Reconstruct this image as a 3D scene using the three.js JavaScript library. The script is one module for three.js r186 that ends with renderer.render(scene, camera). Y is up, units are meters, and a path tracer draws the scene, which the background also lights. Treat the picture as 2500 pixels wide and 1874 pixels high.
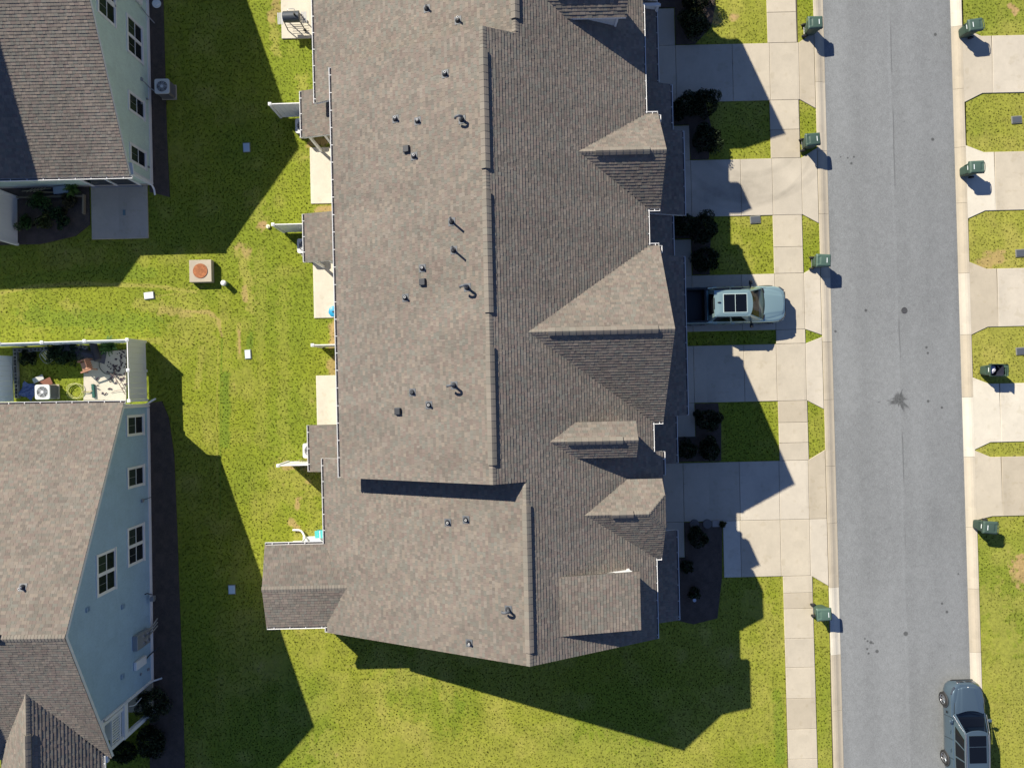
import * as THREE from 'three';
import { mergeGeometries } from 'three/addons/utils/BufferGeometryUtils.js';
import { RoundedBoxGeometry } from 'three/addons/geometries/RoundedBoxGeometry.js';

// ------------------------------------------------------------------ camera, sky, sun, exposure
const scene = new THREE.Scene();
const ROLL = THREE.MathUtils.degToRad(1.3);
const camera = new THREE.PerspectiveCamera(55.16, 1024 / 767, 0.5, 1500);
camera.position.set(0, 40, 0);
camera.up.set(Math.sin(ROLL), 0, -Math.cos(ROLL));
camera.lookAt(0, 0, 0);
scene.add(camera);

const SUN = new THREE.Vector3(-0.96, 1, -0.93).normalize();
function makeSky() {
  const w = 256, h = 128, d = new Float32Array(w * h * 4);
  for (let j = 0; j < h; j++) {
    const el = (j + 0.5) / h * Math.PI - Math.PI / 2;
    for (let i = 0; i < w; i++) {
      const k = (j * w + i) * 4, hz = Math.exp(-Math.max(el, 0) * 3.4), b = el < 0 ? 0.3 : 1;
      d[k] = (0.029 + 0.175 * hz) * b; d[k + 1] = (0.061 + 0.215 * hz) * b; d[k + 2] = (0.165 + 0.285 * hz) * b; d[k + 3] = 1;
    }
  }
  const t = new THREE.DataTexture(d, w, h, THREE.RGBAFormat, THREE.FloatType);
  t.mapping = THREE.EquirectangularReflectionMapping; t.magFilter = t.minFilter = THREE.LinearFilter; t.needsUpdate = true;
  return t;
}
const sky = makeSky();
scene.background = sky; scene.environment = sky; scene.environmentIntensity = 1;

const sun = new THREE.DirectionalLight(new THREE.Color(1, 0.93, 0.8), 4.6);
sun.position.copy(SUN).multiplyScalar(90); sun.target.position.set(0, 0, 0);
sun.castShadow = true; sun.shadow.mapSize.set(4096, 4096); sun.shadow.bias = -0.0004;
Object.assign(sun.shadow.camera, { left: -48, right: 48, top: 48, bottom: -48, near: 5, far: 220 });
scene.add(sun, sun.target);

const renderer = new THREE.WebGLRenderer({ antialias: true });
renderer.toneMapping = THREE.LinearToneMapping;
renderer.toneMappingExposure = 1.75;
renderer.shadowMap.enabled = true; renderer.shadowMap.type = THREE.PCFSoftShadowMap;
renderer.setSize(1024, 767);

// ------------------------------------------------------------------ helpers
const V3 = (x, y, z) => new THREE.Vector3(x, y, z);
function RNG(seed) { let s = seed >>> 0; return () => { s = (s + 0x6D2B79F5) | 0; let t = Math.imul(s ^ (s >>> 15), 1 | s); t = (t + Math.imul(t ^ (t >>> 7), 61 | t)) ^ t; return ((t ^ (t >>> 14)) >>> 0) / 4294967296; }; }
const rnd = RNG(4711);
const lerp = (a, b, t) => a + (b - a) * t, clamp = (x, a = 0, b = 1) => Math.min(b, Math.max(a, x));
const sstep = (a, b, x) => { const t = clamp((x - a) / (b - a)); return t * t * (3 - 2 * t); };
const LAT = new Float32Array(65536); { const r = RNG(99); for (let i = 0; i < 65536; i++) LAT[i] = r(); }
function vnoise(x, y) {
  const xi = Math.floor(x), yi = Math.floor(y); let fx = x - xi, fy = y - yi; fx = fx * fx * (3 - 2 * fx); fy = fy * fy * (3 - 2 * fy);
  const a = xi & 255, b = (xi + 1) & 255, c = (yi & 255) << 8, e = ((yi + 1) & 255) << 8;
  return lerp(lerp(LAT[c + a], LAT[c + b], fx), lerp(LAT[e + a], LAT[e + b], fx), fy);
}
function fbm(x, y, o = 4) { let s = 0, a = 0.5, n = 0; for (let i = 0; i < o; i++) { s += a * vnoise(x, y); n += a; a *= 0.5; x = x * 2.03 + 17.3; y = y * 2.03 + 5.1; } return s / n; }
const used = {};
function numbered(n) { used[n] = (used[n] ?? -1) + 1; return used[n] ? n + '_' + String(used[n]).padStart(3, '0') : n; }
function tag(o, label, category, group) { o.userData.label = label; o.userData.category = category; if (group) o.userData.group = group; return o; }
function thing(name, label, category, [x, z] = [0, 0], y = 0, turn = 0, group) {
  const o = new THREE.Group(); o.name = numbered(name); o.position.set(x, y, z); o.rotation.y = turn; scene.add(o); return tag(o, label, category, group);
}
function mesh(name, geo, mat, parent) {
  const g = Array.isArray(geo) ? (geo.length === 1 ? geo[0] : mergeGeometries(geo.map((q) => { q = q.index ? q.toNonIndexed() : q; for (const k of Object.keys(q.attributes)) if (!['position', 'normal', 'uv'].includes(k)) q.deleteAttribute(k); return q; }))) : geo;
  const m = new THREE.Mesh(g, mat); m.name = name; m.castShadow = m.receiveShadow = true; (parent ?? scene).add(m); return m;
}
function struct(name, geo, mat, parent) { const m = mesh(name, geo, mat, parent); if (!parent) { m.name = numbered(name); } m.userData.kind = 'structure'; return m; }
function sub(name, parent) { const g = new THREE.Group(); g.name = name; parent.add(g); return g; }
const box = (w, h, d, x = 0, y = 0, z = 0, ry = 0) => { const g = new THREE.BoxGeometry(w, h, d); if (ry) g.rotateY(ry); return g.translate(x, y, z); };
const rbox = (w, h, d, r, x = 0, y = 0, z = 0, ry = 0) => { const g = new RoundedBoxGeometry(w, h, d, 2, r); if (ry) g.rotateY(ry); return g.translate(x, y, z); };
const cyl = (r0, r1, h, x = 0, y = 0, z = 0, n = 16, open = false) => new THREE.CylinderGeometry(r1, r0, h, n, 1, open).translate(x, y, z);
function bar(a, b, w, h = w) {            // a rectangular bar between two points
  const d = new THREE.Vector3().subVectors(b, a), L = d.length(); const g = new THREE.BoxGeometry(w, h, L);
  const m = new THREE.Matrix4().lookAt(b, a, Math.abs(d.y) > 0.95 * L ? V3(1, 0, 0) : V3(0, 1, 0)); g.applyMatrix4(m); return g.translate((a.x + b.x) / 2, (a.y + b.y) / 2, (a.z + b.z) / 2);
}
const tube = (pts, r, n = 8, seg = 24) => new THREE.TubeGeometry(new THREE.CatmullRomCurve3(pts, false, 'centripetal'), seg, r, n);
function soup(tris) {                      // flat-shaded triangles, uv from the dominant plane in metres
  const p = new Float32Array(tris.length * 9), uv = new Float32Array(tris.length * 6); let k = 0, q = 0;
  for (const t of tris) {
    const n = new THREE.Vector3().subVectors(t[1], t[0]).cross(new THREE.Vector3().subVectors(t[2], t[0])); const ax = Math.abs(n.x), ay = Math.abs(n.y), az = Math.abs(n.z);
    for (const v of t) { p[k++] = v.x; p[k++] = v.y; p[k++] = v.z; if (ay >= ax && ay >= az) { uv[q++] = v.x; uv[q++] = v.z; } else if (ax >= az) { uv[q++] = v.z; uv[q++] = v.y; } else { uv[q++] = v.x; uv[q++] = v.y; } }
  }
  const g = new THREE.BufferGeometry(); g.setAttribute('position', new THREE.BufferAttribute(p, 3)); g.setAttribute('uv', new THREE.BufferAttribute(uv, 2)); g.computeVertexNormals(); return g;
}
function prism3(top, th) {                 // a planar polygon (3D) with vertical thickness
  const c = top.map((v) => new THREE.Vector2(v.x, v.z)); let pts = top;
  if (THREE.ShapeUtils.area(c) > 0) { pts = top.slice().reverse(); c.reverse(); }
  const f = THREE.ShapeUtils.triangulateShape(c, []), bot = pts.map((v) => V3(v.x, v.y - th, v.z)), t = [];
  const up = (a, b, d) => { const n = new THREE.Vector3().subVectors(b, a).cross(new THREE.Vector3().subVectors(d, a)); return n.y > 0; };
  for (const [i, j, k] of f) { if (up(pts[i], pts[j], pts[k])) { t.push([pts[i], pts[j], pts[k]], [bot[i], bot[k], bot[j]]); } else { t.push([pts[i], pts[k], pts[j]], [bot[i], bot[j], bot[k]]); } }
  for (let i = 0; i < pts.length; i++) { const j = (i + 1) % pts.length; t.push([pts[i], bot[i], bot[j]], [pts[i], bot[j], pts[j]]); }
  // side winding: make outward
  const g = soup(t); return g;
}
const flat = (pts, y, th) => prism3(pts.map(([x, z]) => V3(x, y, z)), th);
const rect = (x0, z0, x1, z1) => [[x0, z0], [x1, z0], [x1, z1], [x0, z1]];
function extrudeX(profile, x0, x1) {       // profile in (z, y), extruded along x
  const s = new THREE.Shape(profile.map(([z, y]) => new THREE.Vector2(z, y))); const g = new THREE.ExtrudeGeometry(s, { depth: x1 - x0, bevelEnabled: false });
  g.applyMatrix4(new THREE.Matrix4().set(0, 0, 1, x0, 0, 1, 0, 0, -1, 0, 0, 0, 0, 0, 0, 1)); g.scale(1, 1, -1); return fixWind(g);
}
function fixWind(g) { g = g.index ? g.toNonIndexed() : g; const p = g.attributes.position, u = g.attributes.uv; for (let i = 0; i < p.count; i += 3) { for (const a of [p, u]) { for (let c = 0; c < a.itemSize; c++) { const x = a.array[(i + 1) * a.itemSize + c]; a.array[(i + 1) * a.itemSize + c] = a.array[(i + 2) * a.itemSize + c]; a.array[(i + 2) * a.itemSize + c] = x; } } } g.computeVertexNormals(); return g; }
function extrudeZ(profile, z0, z1) {       // profile in (x, y), extruded along z
  const s = new THREE.Shape(profile.map(([x, y]) => new THREE.Vector2(x, y))); return new THREE.ExtrudeGeometry(s, { depth: z1 - z0, bevelEnabled: false }).translate(0, 0, z0);
}
function gridGeo(nx, nz, f, flip = false) { // f(u, v) -> Vector3, smooth
  const g = new THREE.BufferGeometry(), p = [], uv = [], idx = [];
  for (let j = 0; j <= nz; j++) for (let i = 0; i <= nx; i++) { const v = f(i / nx, j / nz); p.push(v.x, v.y, v.z); uv.push(i / nx, j / nz); }
  for (let j = 0; j < nz; j++) for (let i = 0; i < nx; i++) { const a = j * (nx + 1) + i, b = a + 1, c = a + nx + 1, d = c + 1; if (flip) idx.push(a, c, b, b, c, d); else idx.push(a, b, c, b, d, c); }
  g.setAttribute('position', new THREE.Float32BufferAttribute(p, 3)); g.setAttribute('uv', new THREE.Float32BufferAttribute(uv, 2)); g.setIndex(idx); g.computeVertexNormals(); return g;
}

// ------------------------------------------------------------------ materials
function tex(w, h, f, rep = [1, 1], srgb = false, mirror = false) {
  const d = new Uint8Array(w * h * 4), o = [0, 0, 0];
  for (let j = 0; j < h; j++) for (let i = 0; i < w; i++) { f(i, j, o); const k = (j * w + i) * 4; d[k] = clamp(o[0]) * 255; d[k + 1] = clamp(o[1]) * 255; d[k + 2] = clamp(o[2]) * 255; d[k + 3] = 255; }
  const t = new THREE.DataTexture(d, w, h, THREE.RGBAFormat); t.wrapS = t.wrapT = mirror ? THREE.MirroredRepeatWrapping : THREE.RepeatWrapping; t.repeat.set(...rep);
  t.magFilter = THREE.LinearFilter; t.minFilter = THREE.LinearMipmapLinearFilter; t.generateMipmaps = true; if (srgb) t.colorSpace = THREE.SRGBColorSpace; t.needsUpdate = true; return t;
}
const toS = (x) => (x <= 0.0031308 ? 12.92 * x : 1.055 * Math.pow(x, 1 / 2.4) - 0.055);
const std = (r, g, b, o = {}) => new THREE.MeshStandardMaterial({ color: new THREE.Color().setRGB(r, g, b), roughness: 0.85, ...o });
// concrete: cast tone clouds, broom streaks and small stains; tint comes from the material colour
const concreteTex = tex(1024, 1024, (i, j, o) => {
  const n = fbm(i / 190, j / 190, 4), m = fbm(i / 34 + 40, j / 34, 3), s = vnoise(i / 1.4, j / 40) * 0.5 + vnoise(i / 2.2 + 9, j / 2.2) * 0.5; const st = sstep(0.68, 0.8, fbm(i / 70 + 80, j / 70 + 31, 3));
  const dr = sstep(0.9, 0.97, vnoise(i / 6.5 + 120, j / 6.5 + 60)) * sstep(0.55, 0.75, n + 0.1); const v = 0.9 - dr * 0.16 + (n - 0.5) * 0.22 + (m - 0.5) * 0.08 + (s - 0.5) * 0.09 - st * 0.06; o[0] = toS(v); o[1] = toS(v * (0.995 - st * 0.01)); o[2] = toS(v * (0.985 - st * 0.04));
}, [1 / 5.3, 1 / 5.3], true);
const concreteBump = tex(512, 512, (i, j, o) => { const v = vnoise(i / 2, j / 2) * 0.6 + vnoise(i / 9, j / 9) * 0.4; o[0] = o[1] = o[2] = v; }, [1 / 1.4, 1 / 1.4]);
const conc = (r, g, b) => std(r, g, b, { map: concreteTex, bumpMap: concreteBump, bumpScale: 0.003, roughness: 0.92 });
const CONC = [conc(0.55, 0.49, 0.385), conc(0.52, 0.465, 0.37), conc(0.58, 0.525, 0.43), conc(0.49, 0.43, 0.33), conc(0.67, 0.62, 0.515)];
const M = {
  white: std(0.78, 0.78, 0.77, { roughness: 0.5 }), vinyl: std(0.76, 0.77, 0.78, { roughness: 0.42 }), trim: std(0.72, 0.74, 0.75, { roughness: 0.55 }),
  deck: std(0.07, 0.062, 0.052, { roughness: 1 }), gutterBed: std(0.11, 0.1, 0.105, { roughness: 0.9 }), lead: std(0.1, 0.11, 0.125, { roughness: 0.6 }), boot: std(0.03, 0.033, 0.04, { roughness: 0.6 }), pvc: std(0.7, 0.7, 0.68, { roughness: 0.5 }),
  windowGlass: std(0.016, 0.02, 0.023, { roughness: 0.06 }), glass: std(0.004, 0.005, 0.007, { roughness: 0.06, metalness: 0 }), glassGreen: std(0.034, 0.048, 0.038, { roughness: 0.08 }), rubber: std(0.02, 0.02, 0.021, { roughness: 0.9 }), black: std(0.012, 0.012, 0.013, { roughness: 0.5 }), dark: std(0.035, 0.035, 0.038, { roughness: 0.7 }),
  soil: std(0.09, 0.07, 0.05, { roughness: 1 }), steel: std(0.5, 0.5, 0.52, { roughness: 0.3, metalness: 0.9 }), wood: std(0.34, 0.25, 0.14, { roughness: 0.9 }), greyMetal: std(0.32, 0.33, 0.34, { roughness: 0.45, metalness: 0.3 }),
};
const shingleMat = new THREE.MeshStandardMaterial({ color: 0xffffff, roughness: 0.96 });
const lapBump = tex(64, 256, (i, j, o) => { const t = (j % 32) / 32; o[0] = o[1] = o[2] = 1 - t; }, [1 / 0.5, 1 / 0.88]);
const lapTone = tex(256, 256, (i, j, o) => { const v = 0.9 + (fbm(i / 40, j / 40, 3) - 0.5) * 0.16 + (vnoise(i / 3, Math.floor(j / 8) * 7.7) - 0.5) * 0.1; o[0] = o[1] = o[2] = toS(v); }, [1 / 4, 1 / 3.5], true);
const siding = (r, g, b) => std(r, g, b, { map: lapTone, bumpMap: lapBump, bumpScale: 0.02, roughness: 0.75 });
M.greenSiding = siding(0.65, 0.80, 0.68); M.blueSiding = siding(0.37, 0.54, 0.65); M.tanSiding = siding(0.34, 0.31, 0.24); M.whiteSiding = siding(0.7, 0.7, 0.68);

// ------------------------------------------------------------------ roofs
const TONES = [[0.189, 0.165, 0.137], [0.201, 0.167, 0.141], [0.172, 0.157, 0.132], [0.218, 0.185, 0.151], [0.186, 0.15, 0.128], [0.174, 0.166, 0.141], [0.163, 0.142, 0.121], [0.207, 0.181, 0.153]];
const wedge = (() => {                      // unit shingle: u -.5...5, v 0 (butt) .. 1, thickness 1 at the butt, .2 at the top edge
  const q = (a, b, c, d) => [[a, b, c], [a, c, d]]; const A = V3(-0.5, 1, 0), B = V3(0.5, 1, 0), C = V3(0.5, 0.22, 1), D = V3(-0.5, 0.22, 1), a = V3(-0.5, -0.3, 0), b = V3(0.5, -0.3, 0), c = V3(0.5, -0.3, 1), d = V3(-0.5, -0.3, 1);
  return soup([...q(A, B, C, D), ...q(a, b, B, A), ...q(b, c, C, B), ...q(d, a, A, D)].map(([x, y, z]) => [x, z, y]));
})();
class House {
  constructor(group) { this.g = group; this.tabs = []; this.r = RNG(1234 + scene.children.length); }
  // one roof plane: polygon (Vector3s), horizontal downhill direction
  plane(pts, down, { deck = 0.03, trim = 0.17, trimMat = M.trim, name = 'roof', row0 = 0, tint = 1 } = {}) {
    const roof = mesh(name, prism3(pts, deck), M.deck, this.g); if (trim) mesh('fascia', prism3(pts.map((p) => V3(p.x, p.y - deck - 0.002, p.z)), trim), trimMat, this.g);
    const [dx, dz] = down, a = pts[0]; const nrm = new THREE.Vector3(); for (let i = 1; i < pts.length - 1 && nrm.length() < 1e-3; i++) nrm.crossVectors(new THREE.Vector3().subVectors(pts[i], a), new THREE.Vector3().subVectors(pts[i + 1], a)); nrm.normalize(); if (nrm.y < 0) nrm.negate();
    const v = V3(-dx, 0, -dz); v.addScaledVector(nrm, -v.dot(nrm)).normalize(); const u = new THREE.Vector3().crossVectors(nrm, v).normalize();   // u, n, v
    const P = pts.map((p) => { const d = new THREE.Vector3().subVectors(p, a); return [d.dot(u), d.dot(v)]; });
    const v0 = Math.min(...P.map((p) => p[1])), v1 = Math.max(...P.map((p) => p[1])), e = 0.143, r = this.r;
    for (let vv = v0 - 0.015 + row0; vv < v1 - 0.02; vv += e) {
      const hgt = Math.min(e, v1 - vv), vm = vv + hgt * 0.5, xs = [];
      for (let i = 0; i < P.length; i++) { const [x0, y0] = P[i], [x1, y1] = P[(i + 1) % P.length]; if ((y0 <= vm) !== (y1 <= vm)) xs.push(x0 + (vm - y0) / (y1 - y0) * (x1 - x0)); }
      xs.sort((p, q) => p - q);
      for (let k = 0; k + 1 < xs.length; k += 2) {
        let x = xs[k] - 0.012, end = xs[k + 1] + 0.012, first = true;
        while (x < end - 0.01) {
          let w = 0.09 + r() * 0.16; if (first) { w *= 0.3 + 0.7 * r(); first = false; } if (x + w > end - 0.06) w = end - x;
          const thick = r() < 0.55 ? 0.026 : 0.019, uc = x + w / 2; const pos = a.clone().addScaledVector(u, uc).addScaledVector(v, vv + (r() - 0.5) * 0.006).addScaledVector(nrm, 0.004);
          const big = fbm(pos.x * 0.5 + 60, pos.z * 0.5 + 60 + pos.y, 2); const t = TONES[Math.floor(r() * TONES.length)], k2 = tint * (0.95 + (r() - 0.5) * 0.2 + (big - 0.5) * 0.14 + (vnoise(uc * 1.1 + 5 * pts.length, vv * 0.16 + 30) - 0.5) * 0.16);
          const m = new THREE.Matrix4().makeBasis(u.clone().multiplyScalar(w - 0.005), nrm.clone().multiplyScalar(thick), v.clone().multiplyScalar(hgt + 0.01)); m.setPosition(pos);
          this.tabs.push({ m, c: [t[0] * k2, t[1] * k2, t[2] * k2], roof, size: w * nrm.y / Math.pow(40 - pos.y, 2) }); x += w;
        }
      }
    }
    return roof;
  }
  finish() {
    const idx = this.tabs.map((t, i) => i).sort((p, q) => this.tabs[q].size - this.tabs[p].size), big = new Set(idx.slice(0, 300)), inst = new THREE.InstancedMesh(wedge, shingleMat, this.tabs.length - big.size); let k = 0; const col = new THREE.Color(), mats = new Map();
    this.tabs.forEach((t, i) => {
      if (big.has(i)) { const key = t.c.map((x) => Math.round(x * 60)).join(); if (!mats.has(key)) mats.set(key, std(...t.c, { roughness: 0.96 })); const s = mesh('shingle', wedge, mats.get(key), t.roof); s.matrixAutoUpdate = false; s.matrix.copy(t.m); s.matrix.decompose(s.position, s.quaternion, s.scale); s.matrixAutoUpdate = true; return; }
      inst.setMatrixAt(k, t.m); inst.setColorAt(k++, col.setRGB(...t.c));
    });
    inst.name = 'shingles'; inst.userData.kind = 'stuff'; inst.castShadow = inst.receiveShadow = true; this.g.add(inst);
  }
  // raised ridge vent with bent cap pieces, or a plain cap, between two points; slopes m0, m1 on the two sides (dir = horizontal across)
  ridge(a, b, m0, m1, { lift = 0.07, half = 0.17, seg = 0.27, name = 'ridge_cap' } = {}) {
    const d = new THREE.Vector3().subVectors(b, a), L = d.length(), n = Math.max(1, Math.round(L / seg)), r = this.r; d.normalize(); const side = V3(-d.z, 0, d.x).normalize();
    for (let i = 0; i < n; i++) {
      const p = a.clone().addScaledVector(d, L * i / n - 0.01), q = a.clone().addScaledVector(d, L * (i + 1) / n + 0.004), t = TONES[Math.floor(r() * 8)], k = 1.06 + (r() - 0.5) * 0.18, y0 = lift + 0.012, y1 = lift;
      const sec = (c, up) => [c.clone().addScaledVector(side, -half).add(V3(0, up - half * m0, 0)), c.clone().addScaledVector(side, -half * 0.45).add(V3(0, up - half * m0 * 0.36, 0)), c.clone().add(V3(0, up + 0.006, 0)), c.clone().addScaledVector(side, half * 0.45).add(V3(0, up - half * m1 * 0.36, 0)), c.clone().addScaledVector(side, half).add(V3(0, up - half * m1, 0))];
      const A = sec(p, y1), B = sec(q, y0), low = (z) => z.map((w) => V3(w.x, w.y - (lift > 0.05 ? 0.05 : 0.02), w.z)), A2 = low(A), B2 = low(B), tr = [];
      for (let j = 0; j < 4; j++) tr.push([A[j], A[j + 1], B[j + 1]], [A[j], B[j + 1], B[j]]);
      tr.push([A2[0], A[0], B[0]], [A2[0], B[0], B2[0]], [A[4], A2[4], B2[4]], [A[4], B2[4], B[4]]); for (let j = 0; j < 4; j++) tr.push([B[j], B[j + 1], B2[j + 1]], [B[j], B2[j + 1], B2[j]], [A[j + 1], A[j], A2[j]], [A[j + 1], A2[j], A2[j + 1]]);
      mesh(name, soup(tr), std(lerp(t[0], 0.18, 0.6) * k, lerp(t[1], 0.163, 0.6) * k, lerp(t[2], 0.136, 0.6) * k, { roughness: 0.96 }), this.g);
    }
  }
  gutter(ax, az, bx, bz, y, out, caps = [1, 1]) {   // open K-style trough along an eave
    const g = sub('gutter', this.g), a = V3(ax, y, az), b = V3(bx, y, bz), d = new THREE.Vector3().subVectors(b, a), L = d.length(); d.normalize(); const o = V3(out[0], 0, out[1]); const at = (s, t, h) => a.clone().addScaledVector(d, s).addScaledVector(o, t).add(V3(0, h, 0)); const parts = [];
    parts.push(bar(at(0, 0.112, -0.06), at(L, 0.112, -0.06), 0.018, 0.11), bar(at(0, 0.055, -0.108), at(L, 0.055, -0.108), 0.1, 0.014), bar(at(0, 0.004, -0.06), at(L, 0.004, -0.06), 0.008, 0.1), bar(at(0, 0.118, -0.006), at(L, 0.118, -0.006), 0.022, 0.012));
    if (caps[0]) parts.push(bar(at(0.004, 0, -0.06), at(0.004, 0.12, -0.06), 0.01, 0.11)); if (caps[1]) parts.push(bar(at(L - 0.004, 0, -0.06), at(L - 0.004, 0.12, -0.06), 0.01, 0.11));
    mesh('trough', parts, M.white, g); mesh('debris', bar(at(0.02, 0.055, -0.094), at(L - 0.02, 0.055, -0.094), 0.088, 0.012), M.gutterBed, g);
    const hang = bar(V3(0, 0, 0), o.clone().multiplyScalar(0.115), 0.03, 0.012); for (let s = 0.35; s < L - 0.1; s += 0.78 + 0.05 * rnd()) { const h = mesh('hanger', hang, M.white, g); h.position.copy(at(s, 0, -0.012)); }
  }
  pipe(px, pz, y, h = 0.3, slopeDir, r = 0.045, kind = 'pipe') {   // plumbing vent with its flashing
    const g = sub('roof_vent', this.g); g.position.set(px, y, pz); const [sx, sz, m] = slopeDir, tilt = Math.atan(m); const ax = V3(sz, 0, -sx).normalize(); const fl = new THREE.BoxGeometry(0.34, 0.012, 0.34).rotateY(0.02); const q = new THREE.Quaternion().setFromAxisAngle(V3(sz, 0, -sx), tilt);
    const f = mesh('flashing', fl.applyQuaternion(q).translate(0, 0.034, 0), M.lead, g);
    if (kind === 'box') { mesh('hood', rbox(0.3, 0.15, 0.3, 0.03).applyQuaternion(q).translate(0, 0.1, 0), M.boot, g); return; }
    mesh('boot', cyl(0.13, 0.07, 0.14, 0, 0.09, 0, 14), M.boot, g);
    if (kind === 'hook') { const t = tube([V3(0, 0, 0), V3(0, h * 0.7, 0), V3(0.02, h, 0.0), V3(-0.12, h + 0.09, 0.0), V3(-0.25, h, 0.02), V3(-0.27, h - 0.13, 0.03)], 0.055, 10, 24); mesh('gooseneck', t, M.lead, g); return; }
    mesh('pipe', [cyl(r, r, h, 0, h / 2, 0, 14), new THREE.TorusGeometry(r * 0.85, r * 0.28, 6, 14).rotateX(Math.PI / 2).translate(0, h, 0)], kind === 'pvc' ? M.pvc : M.lead, g); mesh('opening', cyl(r * 0.6, r * 0.6, 0.006, 0, h + 0.004, 0, 12), M.black, g);
  }
}

// ------------------------------------------------------------------ ground
const CON = [];                                    // plan rectangles without grass: [x0, z0, x1, z1]
const soilBase = std(0.1, 0.085, 0.05, { roughness: 1 });
struct('ground', new THREE.PlaneGeometry(900, 900, 1, 1).rotateX(-Math.PI / 2).translate(0, -0.22, 0), std(0.17, 0.19, 0.025, { roughness: 1 }));

const LW = 2048, LH = 1536, LX0 = -31, LX1 = 31, LZ0 = -23.25, LZ1 = 23.25;      // the painted lawn covers this area, 30 mm per texel
const dry = new Float32Array(LW * LH), bare = new Float32Array(LW * LH), lush = new Float32Array(LW * LH);
function stroke(buf, pts, w, amt, rough = 0.6) {   // worn line or patch in the turf
  const l = pts.map(([x, z]) => [(x - LX0) / (LX1 - LX0) * LW, (z - LZ0) / (LZ1 - LZ0) * LH]), s = LW / (LX1 - LX0), R = w * s * 1.6;
  const x0 = Math.max(0, Math.floor(Math.min(...l.map((p) => p[0])) - R)), x1 = Math.min(LW - 1, Math.ceil(Math.max(...l.map((p) => p[0])) + R)), y0 = Math.max(0, Math.floor(Math.min(...l.map((p) => p[1])) - R)), y1 = Math.min(LH - 1, Math.ceil(Math.max(...l.map((p) => p[1])) + R));
  for (let j = y0; j <= y1; j++) for (let i = x0; i <= x1; i++) {
    let d = 1e9; for (let k = 0; k < Math.max(1, l.length - 1); k++) { const a = l[k], b = l[k + 1] ?? a, vx = b[0] - a[0], vy = b[1] - a[1], t = clamp(((i - a[0]) * vx + (j - a[1]) * vy) / (vx * vx + vy * vy || 1)); d = Math.min(d, Math.hypot(i - a[0] - vx * t, j - a[1] - vy * t)); }
    const n = fbm(i / 9 + 7, j / 9 + 3, 3), q = d / (w * s) + (n - 0.5) * 2 * rough; const v = amt * (1 - sstep(0.45, 1.15, q)); const k = j * LW + i; if (v > buf[k]) buf[k] = v;
  }
}
// tyre ruts, drainage swale and thin patches between the houses
stroke(dry, [[-27.76, -5.6], [-26.24, -5.91], [-23.96, -6.04], [-21.7, -5.94], [-19.43, -5.81], [-17.17, -5.41]], 0.13, 0.95, 0.7);
stroke(dry, [[-19.45, -5.21], [-17.17, -5.46], [-16.66, -5.77]], 0.06, 0.7); stroke(dry, [[-18.19, -5.18], [-16.9, -6.16]], 0.05, 0.7);
stroke(dry, [[-20.21, -4.85], [-18.71, -4.48], [-16.95, -4.24], [-15.95, -3.87]], 0.42, 0.65, 1); stroke(bare, [[-17.83, -4.39], [-16.44, -4.33], [-15.95, -3.87], [-15.79, -2.98]], 0.12, 0.38, 0.9); stroke(bare, [[-19.08, -4.44], [-17.7, -4.26]], 0.3, 0.25, 1);
stroke(dry, [[-18.22, -3.67], [-16.95, -3.89], [-16.47, -2.87]], 0.55, 0.45, 1); stroke(dry, [[-16.86, -2.37], [-17.16, -0.36]], 0.28, 0.55, 0.8);
stroke(dry, [[-14.82, -3.59], [-14.92, -2.58], [-14.83, -1.82]], 0.16, 0.85, 0.6); stroke(bare, [[-14.83, -3.21], [-14.83, -2.08]], 0.1, 0.6, 0.8);
stroke(lush, [[-15.61, -0.83], [-15.63, 0.93], [-15.75, 2.95]], 0.28, 1, 0.5); stroke(lush, [[-14.2, -3.07], [-14.27, -2.32]], 0.2, 0.9); stroke(lush, [[-15.77, -2.85], [-15.94, 0.42], [-16.09, 6.97]], 0.05, 1, 0.2);
stroke(dry, [[-15.97, -2.86], [-16.17, 1.42], [-16.22, 5.96]], 0.05, 0.6, 0.4);
stroke(bare, [[-14.67, -7.87], [-14.35, -7.49]], 0.3, 0.5, 0.8); stroke(dry, [[-14.6, -7.62], [-14.43, -6.1], [-14.17, -4.58]], 0.4, 0.75, 0.9); stroke(bare, [[-14.52, -5.6], [-14.46, -4.84]], 0.16, 0.5, 0.9);
stroke(bare, [[-13.49, -8.93]], 0.3, 0.8, 0.8); stroke(dry, [[-13.9, -10.63], [-13.55, -9.36]], 0.5, 0.45, 1);
stroke(bare, [[-12.38, -20.98], [-12.5, -20.33]], 0.4, 0.5, 1.1); stroke(dry, [[-12.55, -20.18], [-12.52, -19.17], [-12.44, -18.41]], 0.3, 0.75, 1); stroke(dry, [[-11.11, -16.87], [-10.99, -16.61]], 0.4, 0.6, 1);
stroke(bare, [[-9.93, -13.49], [-10.74, -13.33]], 0.28, 0.7, 0.7); stroke(bare, [[-10.27, -9.76], [-9.46, -9.74]], 0.26, 0.7, 0.7); stroke(bare, [[-9.6, -3.6], [-9.78, -2.34]], 0.3, 0.75, 0.6); stroke(bare, [[-9.65, -1.58], [-9.81, -0.95]], 0.32, 0.6, 0.7);
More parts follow.
